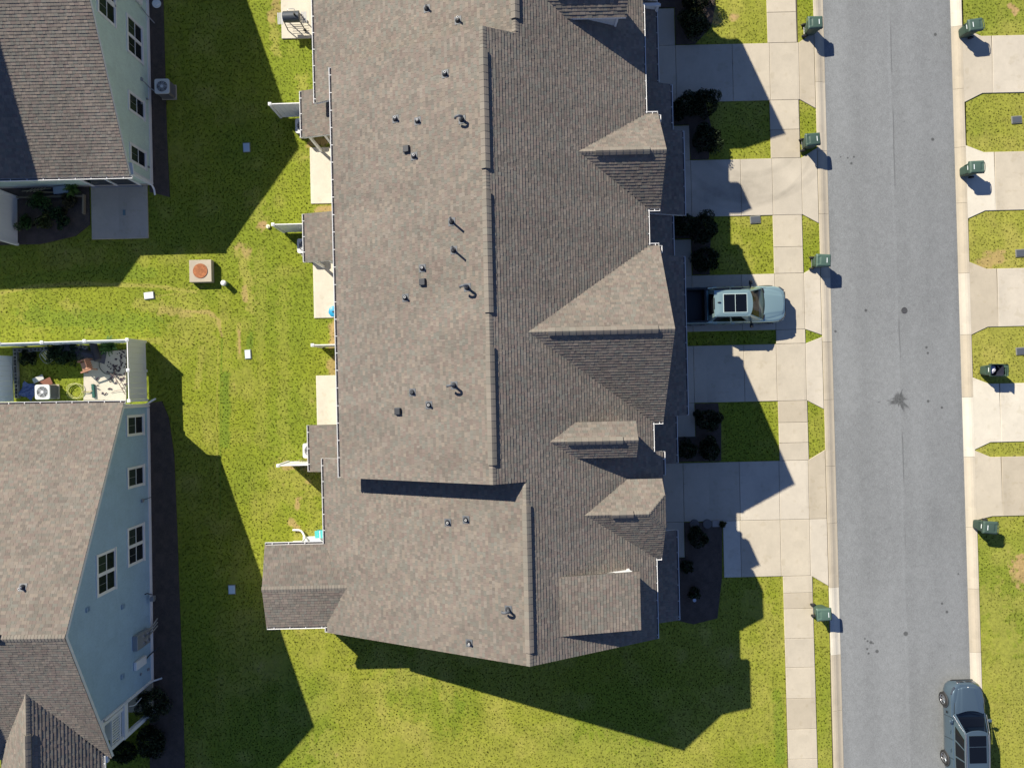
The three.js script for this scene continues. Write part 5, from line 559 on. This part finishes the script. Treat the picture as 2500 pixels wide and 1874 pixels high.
{ const [x, z] = [-11.35, -19.85], g = thing('barrel_grill', 'black barrel grill on legs with slatted side shelves on the top patio', 'grill', [x + 0.05, z + 0.1], 0.01, 0.02); const b = new THREE.CylinderGeometry(0.26, 0.26, 0.86, 20, 1).rotateZ(Math.PI / 2).translate(0.02, 0.95, 0); mesh('barrel', b, std(0.06, 0.07, 0.085, { roughness: 0.45 }), g); mesh('lid_band', [rbox(0.88, 0.04, 0.06, 0.01, 0.02, 1.0, -0.27)], M.dark, g); mesh('handle', tube([V3(-0.16, 1.02, -0.27), V3(-0.16, 1.04, -0.36), V3(0.22, 1.04, -0.36), V3(0.22, 1.02, -0.27)], 0.014), M.steel, g); mesh('chimney', cyl(0.05, 0.05, 0.3, 0.28, 1.3, 0.04, 12), M.black, g);
  for (const s of [-1, 1]) { const sh = sub('shelf', g); for (let i = 0; i < 4; i++) mesh('slat', box(0.05, 0.025, 0.62, s * (0.52 + i * 0.075) + 0.02, 0.85, 0), M.greyMetal, sh); } for (const s of [-1, 1]) for (const q of [-1, 1]) mesh('leg', bar(V3(s * 0.42 + 0.02, 0.85, q * 0.22), V3(s * 0.46 + 0.02, 0.02, q * 0.26), 0.04), M.dark, g); mesh('rack', [0, 1, 2, 3].map((i) => box(0.9, 0.015, 0.02, 0.02, 0.24, -0.2 + i * 0.13)), M.dark, g); for (const q of [-1, 1]) mesh('wheel', cyl(0.09, 0.09, 0.05, 0, 0, 0, 16).rotateX(Math.PI / 2).translate(0.48, 0.09, q * 0.3), M.rubber, g); }
{ const g = thing('deck_box', 'small teal storage box beside the white rear porch wall', 'storage box', [-10.42, 7.86], 0.0, 0.03); mesh('body', rbox(0.72, 0.42, 0.36, 0.03, 0, 0.21, 0), std(0.05, 0.36, 0.38, { roughness: 0.5 }), g); mesh('lid', rbox(0.76, 0.06, 0.4, 0.02, 0, 0.45, 0), std(0.07, 0.45, 0.46, { roughness: 0.45 }), g); mesh('strap', box(0.03, 0.01, 0.41, -0.1, 0.485, 0), M.white, g); }
// fenced yard of the blue house
const yd = (x, y, h = 0) => [x, y];
{ const p = struct('patio', prism3([[-23.27, -2.19], [-20.97, -2.34], [-21.04, 0.41], [-23.35, 0.35]].map(([x, z]) => V3(x, 0.02, z)), 0.1), CONC[2]); }
{ const g = thing('patio_chair', 'orange wooden armchair facing the wall in the fenced yard', 'chair', [-22.91, -1.5], 0.02, 0.3); const c = std(0.36, 0.17, 0.10, { roughness: 0.7 }); for (let i = 0; i < 4; i++) mesh('seat_slat', rbox(0.11, 0.03, 0.5, 0.01, -0.2 + i * 0.13, 0.42, 0), c, g); for (let i = 0; i < 4; i++) mesh('back_slat', rbox(0.03, 0.55, 0.1, 0.01, 0.3, 0.7, -0.18 + i * 0.12), c, g); for (const s of [-1, 1]) { mesh('armrest', rbox(0.6, 0.035, 0.09, 0.012, 0.0, 0.62, s * 0.3), c, g); mesh('leg', [box(0.05, 0.62, 0.05, -0.26, 0.31, s * 0.29), box(0.05, 0.62, 0.05, 0.28, 0.31, s * 0.29)], c, g); } mesh('cushion', rbox(0.42, 0.07, 0.42, 0.03, -0.02, 0.47, 0), std(0.5, 0.28, 0.18), g); }
{ const [x, z] = [-22.49, -2.25], g = thing('rolled_rug', 'dark rolled rug leaning behind the orange chair in the fenced yard', 'rug', [x, z], 0.02, 0.35); mesh('roll', cyl(0.19, 0.19, 1.0, 0, 0, 0, 18).rotateX(Math.PI / 2 - 0.15).translate(0, 0.26, 0), std(0.045, 0.042, 0.05), g); mesh('end', cyl(0.09, 0.09, 0.02, 0, 0, 0, 14).rotateX(Math.PI / 2).translate(0, 0.32, 0.5), std(0.1, 0.09, 0.08), g); }
{ const [x, z] = [-23.35, -2.17], g = thing('dark_tarp', 'long dark tarp heaped along the inner side of the yard fence', 'tarp', [x, z], 0.02, -0.22); const q = gridGeo(40, 12, (u, v) => { const a = lerp(-1.6, 1.3, u); return V3(a, 0.35 * Math.sin(Math.PI * v) * (0.6 + 0.6 * fbm(u * 6, v * 3 + 4, 3)) * sstep(0, 0.15, u) * sstep(1, 0.85, u) + 0.01, (v - 0.5) * (0.7 + 0.2 * Math.sin(u * 6))); }, true); mesh('cloth', q, std(0.06, 0.06, 0.085, { roughness: 0.7 }), g); }
{ const [x, z] = [-26.26, -0.24], g = thing('blue_tarp', 'crumpled blue plastic sheet on the ground left of the yard air conditioner', 'tarp', [x, z], 0.02, -0.5); mesh('sheet', gridGeo(22, 22, (u, v) => V3((u - 0.5) * 0.8, 0.04 + 0.28 * Math.pow(fbm(u * 4 + 9, v * 4, 3), 1.5), (v - 0.5) * 0.8 + 0.06 * Math.sin(u * 7)), true), std(0.075, 0.11, 0.27, { roughness: 0.5 }), g); }
{ const [x, z] = [-25.75, -0.86], g = thing('white_board', 'pale grey board lying by the blue sheet in the fenced yard', 'board', [x, z], 0.02, 0.4); mesh('board', rbox(0.6, 0.06, 0.28, 0.01, 0, 0.05, 0), std(0.5, 0.5, 0.47), g); const [a, b] = [-25.48, -0.5]; mesh('plank', rbox(0.7, 0.04, 0.4, 0.01, a - x, 0.03, b - z), std(0.2, 0.08, 0.05), g); }
{ const [x, z] = [-25.16, -2.11], g = thing('folding_chair', 'folded yellow striped chair dropped beside the grey block row', 'chair', [x, z], 0.02, -0.9); for (let i = 0; i < 5; i++) mesh('strap', rbox(0.55, 0.02, 0.07, 0.008, 0, 0.12 + i * 0.01, -0.2 + i * 0.1), std(...(i % 2 ? [0.55, 0.48, 0.2] : [0.62, 0.58, 0.4])), g); mesh('frame', [tube([V3(-0.35, 0.05, -0.28), V3(-0.3, 0.16, 0.3), V3(0.3, 0.16, 0.3), V3(0.35, 0.05, -0.28)], 0.015), tube([V3(-0.3, 0.03, -0.3), V3(-0.75, 0.04, -0.1), V3(-0.95, 0.04, 0.1)], 0.015)], M.steel, g); }
{ const g = thing('block_border', 'row of hollow grey concrete blocks around the edge of the fenced yard', 'block border'); const s = new THREE.Shape(); s.moveTo(-0.2, -0.1); s.lineTo(0.2, -0.1); s.lineTo(0.2, 0.1); s.lineTo(-0.2, 0.1); for (const c of [-0.095, 0.095]) { const h = new THREE.Path(); h.moveTo(c - 0.07, -0.065); h.lineTo(c - 0.07, 0.065); h.lineTo(c + 0.07, 0.065); h.lineTo(c + 0.07, -0.065); s.holes.push(h); } const bg = new THREE.ExtrudeGeometry(s, { depth: 0.19, bevelEnabled: false }).rotateX(-Math.PI / 2); const bm = [std(0.26, 0.25, 0.24), std(0.3, 0.28, 0.26), std(0.22, 0.22, 0.22)]; const r = RNG(8); const put = (x, z, t) => { const m = mesh('block', bg, bm[Math.floor(r() * 3)], g); m.position.set(x + (r() - 0.5) * 0.03, 0, z + (r() - 0.5) * 0.03); m.rotation.y = t + (r() - 0.5) * 0.06; };
  const [x0, z0] = [-26.92, -2.35], [x1, z1] = [-26.88, 0.12]; for (let i = 0; i < 7; i++) put(lerp(x0, x1, i / 6.4), lerp(z0, z1, i / 6.4), Math.PI / 2); const [a, b] = [-26.57, -2.42]; for (let i = 0; i < 9; i++) if (i !== 5) put(a + i * 0.42, b + (i > 5 ? 0.05 : 0) - 0.02 * i, i > 6 ? -0.25 : 0); }
{ const g = thing('garden_hose', 'yellow garden hose looped on the grass of the fenced yard', 'hose'); const [x, z] = [-23.67, -0.16], pts = []; for (let i = 0; i < 40; i++) { const a = i / 8 * Math.PI * 2 * 0.62, r = 0.42 + 0.1 * Math.sin(i * 0.9); pts.push(V3(x + Math.cos(a) * r * 1.15 - 0.1, 0.04 + i * 0.001, z + Math.sin(a) * r * 0.8)); } const [a, b] = [-22.84, -0.11]; pts.push(V3(a - 0.6, 0.05, b), V3(a, 0.06, b + 0.05)); mesh('hose', tube(pts, 0.016, 7, 160), std(0.42, 0.42, 0.16, { roughness: 0.5 }), g); mesh('nozzle', rbox(0.16, 0.05, 0.06, 0.02, a, 0.07, b + 0.05), M.boot, g); }
{ const [x, z] = [-22.84, -0.14], g = thing('push_broom', 'green headed push broom on the pale slab of the fenced yard', 'broom', [x + 0.08, z], 0.03, 0.06); mesh('head', rbox(0.16, 0.09, 0.75, 0.03, 0, 0.06, 0), std(0.02, 0.09, 0.07), g); mesh('bristles', box(0.13, 0.05, 0.7, 0, 0.02, 0), M.boot, g); mesh('handle', tube([V3(0, 0.1, 0), V3(-0.5, 0.12, 0.02), V3(-0.6, 0.1, 0.02)], 0.014), M.wood, g); }
{ const r = RNG(77), gs = []; const spots = [[[-21.42, -1.47], 0.7, 26], [[-21.61, -1.1], 0.6, 24], [[-21.24, -1.84], 0.5, 18], [[-21.95, -0.47], 0.9, 16], [[-21.26, -0.71], 0.6, 18]]; for (const [[x, z], s, n] of spots) for (let i = 0; i < n; i++) { const px = x + (r() + r() - 1) * s, pz = z + (r() + r() - 1) * s; if (px > -20.0) continue; const q = new THREE.PlaneGeometry(0.05 + r() * 0.09, 0.04 + r() * 0.06, 1, 1).rotateX(-Math.PI / 2 + (r() - 0.5) * 0.8).rotateY(r() * 6.3).translate(px, 0.045 + r() * 0.03, pz); gs.push(q); } const m = mesh('dead_leaves', gs, new THREE.MeshStandardMaterial({ color: new THREE.Color().setRGB(0.05, 0.035, 0.05), roughness: 1, side: THREE.DoubleSide })); m.userData.kind = 'stuff'; tag(m, 'scatter of dark dead leaves on the pale slab of the fenced yard', 'leaves'); }
{ const g = thing('dead_branch', 'bare fallen branch resting on the yard slab against the white fence', 'branch'); const [x, z] = [-21.43, -0.91]; const P = (a, h, b) => V3(x + a, h, z + b); mesh('twig', [tube([P(0.4, 0.1, 1.0), P(0.15, 0.2, 0.45), P(-0.15, 0.2, 0), P(-0.5, 0.08, -0.2)], 0.018, 6), tube([P(0.15, 0.2, 0.45), P(0.45, 0.25, 0.1), P(0.5, 0.2, -0.3)], 0.012, 6), tube([P(-0.15, 0.2, 0), P(-0.1, 0.2, -0.4), P(-0.3, 0.12, -0.6)], 0.012, 6), tube([P(0.28, 0.15, 0.75), P(-0.1, 0.1, 0.8), P(-0.4, 0.06, 0.9)], 0.011, 6)], std(0.13, 0.085, 0.08), g); }
{ const [x, z] = [-22, -1.36], g = thing('metal_frame', 'bent metal tube frame lying on the yard slab', 'frame', [x, z], 0.03, 0.2); mesh('tube', tube([V3(-0.35, 0.03, -0.4), V3(-0.38, 0.05, -0.1), V3(-0.1, 0.04, 0.3), V3(0.3, 0.05, 0.3), V3(0.45, 0.04, 0.05)], 0.022), std(0.08, 0.09, 0.08), g); }
// timber edged planting bed behind the green house
{ const g = thing('raised_bed', 'old timber edged planting bed against the green house', 'planting bed'); const [x, z] = [-23.75, -10.85]; mesh('edge_board', [bar(V3(x - 3.2, 0.12, -10.72), V3([-23.01, -11.26][0], 0.12, -10.72), 0.06, 0.22)], std(0.22, 0.19, 0.13), g); mesh('edge_board', bar(V3([-23.01, -11.26][0], 0.12, -10.8), V3([-23.04, -10.33][0], 0.12, -9.75), 0.08, 0.22), std(0.26, 0.22, 0.15), g); }
{ const [x, z] = [-25.72, -11.1], g = thing('wooden_trellis', 'broken wooden trellis lying in the shaded planting bed', 'trellis', [x, z], 0.08, 0.08); mesh('rail', [rbox(1.6, 0.03, 0.035, 0.005, 0.15, 0.06, 0.0), rbox(1.2, 0.03, 0.035, 0.005, 0.6, 0.09, 0.18, -0.12)], std(0.4, 0.33, 0.2), g); for (let i = 0; i < 5; i++) mesh('slat', rbox(0.42, 0.02, 0.03, 0.004, -0.2 + i * 0.19, 0.1, 0.0, 0.45), std(0.42, 0.35, 0.22), g); }
{ const [x, z] = [-24.15, -11.04], g = thing('grey_tub', 'blue grey plastic tub in the shaded planting bed', 'tub', [x, z], 0, 0.1); mesh('tub', rbox(0.75, 0.32, 0.36, 0.08, 0, 0.16, 0), std(0.22, 0.28, 0.34, { roughness: 0.5 }), g); mesh('lip', rbox(0.8, 0.04, 0.4, 0.02, 0, 0.32, 0), std(0.26, 0.32, 0.38, { roughness: 0.5 }), g); }
{ const [x, z] = [-19.99, -9.96], g = thing('patio_drain', 'small bluish floor plate set in the shaded patio', 'floor plate', [-20.9, -9.8], 0.025, 0); mesh('plate', rbox(0.14, 0.02, 0.3, 0.006, 0, 0, 0), std(0.14, 0.22, 0.24), g); }
for (const [p, sq, label] of [[[9.76, 7.84], 0, 'round stepping stone nearest the house in the dark front bed'], [[10.46, 7.85], 0, 'round stepping stone in the middle of the dark front bed'], [[10.92, 7.84], 1, 'square stepping stone in the dark front bed by the driveway']]) { const g = thing('stepping_stone', label, 'stepping stone', p, 0.01); mesh('stone', sq ? rbox(0.4, 0.08, 0.36, 0.03, 0, 0.02, 0) : cyl(0.26, 0.24, 0.07, 0, 0.02, 0, 20), std(sq ? 0.32 : 0.14, sq ? 0.29 : 0.13, sq ? 0.26 : 0.12), g); }
{ const g = thing('garden_light', 'small round garden light in the shaded front bed beside the porch', 'garden light', [9.59, 11.89], 0, 0); mesh('stake', cyl(0.015, 0.02, 0.3, 0, 0.15, 0, 8), M.steel, g); mesh('head', [cyl(0.09, 0.07, 0.05, 0, 0.32, 0, 16), new THREE.TorusGeometry(0.08, 0.015, 6, 18).rotateX(Math.PI / 2).translate(0, 0.35, 0)], std(0.55, 0.6, 0.66, { roughness: 0.3 }), g); }

// ------------------------------------------------------------------ plants
function leafCloud(cx, cy, cz, rx, ry, rz, n, size, seed, shell = 0.55) {
  const r = RNG(seed), p = new Float32Array(n * 18), nn = new Float32Array(n * 18); let k = 0; const a = V3(), b = V3(), c = V3();
  for (let i = 0; i < n; i++) {
    const th = r() * Math.PI * 2, cp = r() * 1.5 - 0.5, sp = Math.sqrt(Math.max(0, 1 - cp * cp)), lump = 0.74 + 0.5 * fbm(Math.cos(th) * 1.6 + 9 + seed, cp * 1.8 + Math.sin(th) * 1.6 + 4, 2), q = (shell + (1 - shell) * Math.pow(r(), 0.4)) * lump; const P = V3(cx + Math.cos(th) * sp * rx * q, cy + cp * ry * q, cz + Math.sin(th) * sp * rz * q);
    a.set(r() - 0.5, (r() - 0.5) * 0.8, r() - 0.5).normalize(); b.set(r() - 0.5, r() * 0.7, r() - 0.5).normalize(); c.crossVectors(a, b).normalize(); const s = size * (0.6 + r() * 0.8); b.crossVectors(c, a); const A = P.clone().addScaledVector(a, -s), B = P.clone().addScaledVector(b, s * 0.4), C = P.clone().addScaledVector(a, s), D = P.clone().addScaledVector(b, -s * 0.4); if (c.y < 0) c.negate();
    for (const v of [A, B, C, A, C, D]) { p[k] = v.x; nn[k++] = c.x; p[k] = v.y; nn[k++] = c.y; p[k] = v.z; nn[k++] = c.z; }
  }
  const g = new THREE.BufferGeometry(); g.setAttribute('position', new THREE.BufferAttribute(p, 3)); g.setAttribute('normal', new THREE.BufferAttribute(nn, 3)); return g;
}
const leafMat = (r, g, b) => new THREE.MeshStandardMaterial({ color: new THREE.Color().setRGB(r, g, b), roughness: 0.8, side: THREE.DoubleSide });
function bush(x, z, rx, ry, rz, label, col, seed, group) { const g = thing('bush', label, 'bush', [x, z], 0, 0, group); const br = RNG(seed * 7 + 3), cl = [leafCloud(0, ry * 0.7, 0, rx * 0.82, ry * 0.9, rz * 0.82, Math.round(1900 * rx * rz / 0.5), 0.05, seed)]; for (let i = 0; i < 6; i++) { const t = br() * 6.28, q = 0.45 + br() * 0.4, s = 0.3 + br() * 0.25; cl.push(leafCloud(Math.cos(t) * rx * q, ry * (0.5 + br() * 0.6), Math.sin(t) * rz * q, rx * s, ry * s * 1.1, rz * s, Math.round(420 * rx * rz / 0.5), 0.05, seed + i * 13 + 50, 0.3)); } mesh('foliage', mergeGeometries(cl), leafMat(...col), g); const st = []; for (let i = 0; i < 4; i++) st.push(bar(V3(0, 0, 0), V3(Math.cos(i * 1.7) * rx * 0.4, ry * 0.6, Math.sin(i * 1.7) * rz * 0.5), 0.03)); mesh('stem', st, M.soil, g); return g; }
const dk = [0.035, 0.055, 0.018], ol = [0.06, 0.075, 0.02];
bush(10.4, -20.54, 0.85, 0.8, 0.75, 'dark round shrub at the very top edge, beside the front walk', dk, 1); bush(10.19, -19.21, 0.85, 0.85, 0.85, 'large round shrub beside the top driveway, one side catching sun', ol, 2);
bush(9.64, -14.71, 0.8, 0.75, 0.7, 'dark shrub against the porch below the top driveway', dk, 3); bush(10.72, -14.68, 0.8, 0.8, 0.75, 'dark shrub at the lawn edge below the top driveway', dk, 4); bush(10.73, -12.89, 0.85, 0.7, 0.8, 'dark shrub above the second driveway', dk, 5);
bush(9.42, -8.33, 0.75, 0.8, 0.7, 'dark shrub against the porch below the second driveway', dk, 6); bush(10.37, -8.06, 0.85, 0.85, 0.9, 'large dark shrub at the lawn edge below the second driveway', dk, 7); bush(10.59, -6.54, 0.8, 0.7, 0.75, 'dark shrub just above the parked truck', dk, 8);
bush(10.49, 2.15, 0.75, 0.65, 0.7, 'dark shrub below the driveway next to the truck', dk, 9); bush(9.34, 3.82, 0.6, 0.55, 0.55, 'small dark shrub by the porch above the wide shaded driveway', dk, 10); bush(10.55, 3.79, 0.65, 0.6, 0.65, 'round dark shrub above the wide shaded driveway', dk, 11);
bush(9.82, 8.52, 0.6, 0.5, 0.6, 'spreading dark shrub beside the stepping stones', dk, 12); bush(11.27, 7.87, 0.2, 0.2, 0.18, 'tiny olive shrub beside the square stepping stone', [0.09, 0.085, 0.01], 13); bush(9.6, 11.46, 0.35, 0.4, 0.35, 'small shrub beside the garden light', dk, 14); bush(9.2, 10.07, 0.35, 0.35, 0.4, 'low shrub against the end porch', dk, 15);
bush(-19.56, 16.6, 0.8, 1.0, 0.8, 'round dark shrub at the front corner of the blue house', dk, 16); bush(-19.86, 18.74, 0.9, 0.8, 0.8, 'dark shrub at the bottom left beside the porch', dk, 17); bush(-21.31, 19.26, 0.8, 0.7, 0.6, 'dark shrub below the front porch post', dk, 18);
function leafy(x, z, s, label, col, seed) { const g = thing('leafy_plant', label, 'plant', [x, z]), r = RNG(seed), cl = []; for (let i = 0; i < 9; i++) { const t = r() * 6.28, q = r() * s * 0.7, k = s * (0.25 + r() * 0.25); cl.push(leafCloud(Math.cos(t) * q, s * (0.2 + r() * 0.5), Math.sin(t) * q, k, k * 0.8, k, Math.round(150 + 160 * s), 0.045, seed + i * 9, 0.15)); } mesh('foliage', mergeGeometries(cl), leafMat(...col), g); mesh('stem', [0, 1, 2].map((i) => bar(V3(0, 0, 0), V3(Math.cos(i * 2.1) * s * 0.4, s * 0.5, Math.sin(i * 2.1) * s * 0.4), 0.02)), M.soil, g); return g; }
function frond(x, z, s, n, label, col, seed) { const g = thing('fern', label, 'plant', [x, z]), r = RNG(seed), tr = []; for (let i = 0; i < n; i++) { const a = r() * 6.28, L = s * (0.6 + r() * 0.6), h = s * (0.5 + r() * 0.6), w = 0.03 + r() * 0.025; const c = Math.cos(a), q = Math.sin(a); for (let k = 0; k < 7; k++) { const t0 = k / 7, t1 = (k + 1) / 7, y = (t) => h * Math.sin(t * 2.2) + 0.03, P = V3(c * L * t0, y(t0), q * L * t0), Q = V3(c * L * t1, y(t1), q * L * t1), ww = w * (1.2 - t0) * 3; for (const e of [-1, 1]) tr.push([P, Q, V3((P.x + Q.x) / 2 + c * 0.05 - q * ww * e, Math.max(0.01, (P.y + Q.y) / 2 - 0.02), (P.z + Q.z) / 2 + q * 0.05 + c * ww * e)]); } } mesh('frond', soup(tr), leafMat(...col), g); mesh('stem', cyl(0.03, 0.02, 0.12, 0, 0.05, 0, 6), M.soil, g); return g; }
leafy(-25.12, -10.5, 0.85, 'feathery green plant in the middle of the shaded planting bed', [0.06, 0.15, 0.03], 21); leafy(-26.11, -9.44, 0.7, 'bright green plant at the lower left of the planting bed', [0.07, 0.16, 0.03], 22); leafy(-25.22, -9.42, 0.6, 'yellow green plant at the lower edge of the planting bed', [0.11, 0.14, 0.03], 23); leafy(-23.87, -10.35, 0.6, 'brownish plant in the planting bed near the timber edge', [0.1, 0.09, 0.035], 24); frond(-23.52, -11.1, 0.5, 28, 'green plant growing from the timber bed next to the tub', [0.08, 0.15, 0.02], 25); leafy(-24.44, -9.66, 0.55, 'dark green plant in the planting bed toward the patio', [0.045, 0.11, 0.03], 26); leafy(-24.02, -9.34, 0.6, 'sprawling green plant nearest the patio corner', [0.04, 0.09, 0.03], 27);
leafy(-24.68, -2.17, 0.7, 'dark leafy weeds in the shade of the yard fence', [0.03, 0.07, 0.02], 31); leafy(-23.8, -2.08, 0.75, 'dark leafy weeds left of the orange chair', [0.03, 0.07, 0.02], 32); frond(-21.7, -2.53, 0.5, 40, 'green weeds in the yard corner behind the slab', [0.05, 0.12, 0.02], 33); leafy(-26.07, -2.08, 0.6, 'low dark weeds beside the grey blocks', [0.04, 0.06, 0.02], 34); frond(-11.41, 4.1, 0.3, 24, 'pale weeds at the foot of the southernmost short fence', [0.2, 0.2, 0.08], 35);

// ------------------------------------------------------------------ grass blades over the lawns
{ const blades = []; const r = RNG(5); for (let i = 0; i < 7; i++) { const a = r() * 6.28, b = r() * 6.28, ox = (r() - 0.5) * 0.07, oz = (r() - 0.5) * 0.07, L = 0.016 + r() * 0.02, w = 0.005 + r() * 0.003, h = 0.004 + r() * 0.008; const cx = Math.cos(a), cz = Math.sin(a); blades.push([V3(ox - cz * w, 0, oz + cx * w), V3(ox + cz * w, 0, oz - cx * w), V3(ox + cx * L, h, oz + cz * L)]); }
  const bg = soup(blades), N = bg.attributes.normal; for (let i = 0; i < N.count; i++) { if (N.getY(i) < 0) N.setXYZ(i, -N.getX(i), -N.getY(i), -N.getZ(i)); const v = V3(N.getX(i), N.getY(i) + 2.4, N.getZ(i)).normalize(); N.setXYZ(i, v.x, v.y, v.z); }
  const inside = (x, z, poly) => { let s = false; for (let i = 0, j = poly.length - 1; i < poly.length; j = i++) { const [xi, zi] = poly[i], [xj, zj] = poly[j]; if ((zi > z) !== (zj > z) && x < (xj - xi) * (z - zi) / (zj - zi) + xi) s = !s; } return s; };
  const GX = 0.5, grid = new Map(); CON.forEach((c, i) => { for (let x = Math.floor(c[0] / GX); x <= Math.floor(c[2] / GX); x++) for (let z = Math.floor(c[1] / GX); z <= Math.floor(c[3] / GX); z++) { const k = x * 1000 + z; if (!grid.has(k)) grid.set(k, []); grid.get(k).push(c); } });
  const blocked = (x, z) => { if (x > 16.97 && x < 25.15 + z * 0.007) return true; for (const c of grid.get(Math.floor(x / GX) * 1000 + Math.floor(z / GX)) ?? []) { if (x < c[0] - 0.0 || x > c[2] || z < c[1] || z > c[3]) continue; if (!c[4] || inside(x, z, c[4])) return true; } return false; };
  const mats = [], cols = []; const m = new THREE.Matrix4(), q = new THREE.Quaternion(), up = V3(0, 1, 0); const step = 0.13;
  for (let x = -29.5; x < 29.8; x += step) for (let z = -22.4; z < 22.4; z += step) {
    const px = x + (r() - 0.5) * step * 1.6, pz = z + (r() - 0.5) * step * 1.6; if (blocked(px + (r() - 0.5) * 0.13, pz + (r() - 0.5) * 0.13)) continue; const i = clamp(Math.floor((px - LX0) / (LX1 - LX0) * LW), 0, LW - 1), j = clamp(Math.floor((pz - LZ0) / (LZ1 - LZ0) * LH), 0, LH - 1), c = lawnAt(px, pz, i, j); if (r() < c[4] * 0.9 + c[3] * 0.25) continue;
    const s = 0.65 + r() * 0.65 + 0.35 * (fbm(px * 2.3, pz * 2.3 + 40, 2) - 0.5), k = 1.15 + r() * 0.3, y = r() < 0.08 ? 1 : 0; mats.push(new THREE.Matrix4().compose(V3(px, -0.05 + (c[3] < 0.3 ? 0.006 : 0), pz), q.setFromAxisAngle(up, r() * 6.28).clone(), V3(s, s * (0.8 + r() * 0.5), s))); cols.push([lerp(c[0], 0.36, y * 0.5) * k, lerp(c[1], 0.32, y * 0.5) * k, lerp(c[2], 0.09, y * 0.5) * k]); }
  const im = new THREE.InstancedMesh(bg, new THREE.MeshStandardMaterial({ color: 0xffffff, roughness: 0.85, side: THREE.DoubleSide }), mats.length), col = new THREE.Color(); mats.forEach((k, i) => { im.setMatrixAt(i, k); im.setColorAt(i, col.setRGB(...cols[i])); }); im.name = 'grass'; im.userData.kind = 'stuff'; im.receiveShadow = im.castShadow = true; tag(im, 'short mown grass growing over all the lawns', 'grass'); scene.add(im);
}
renderer.render(scene, camera);
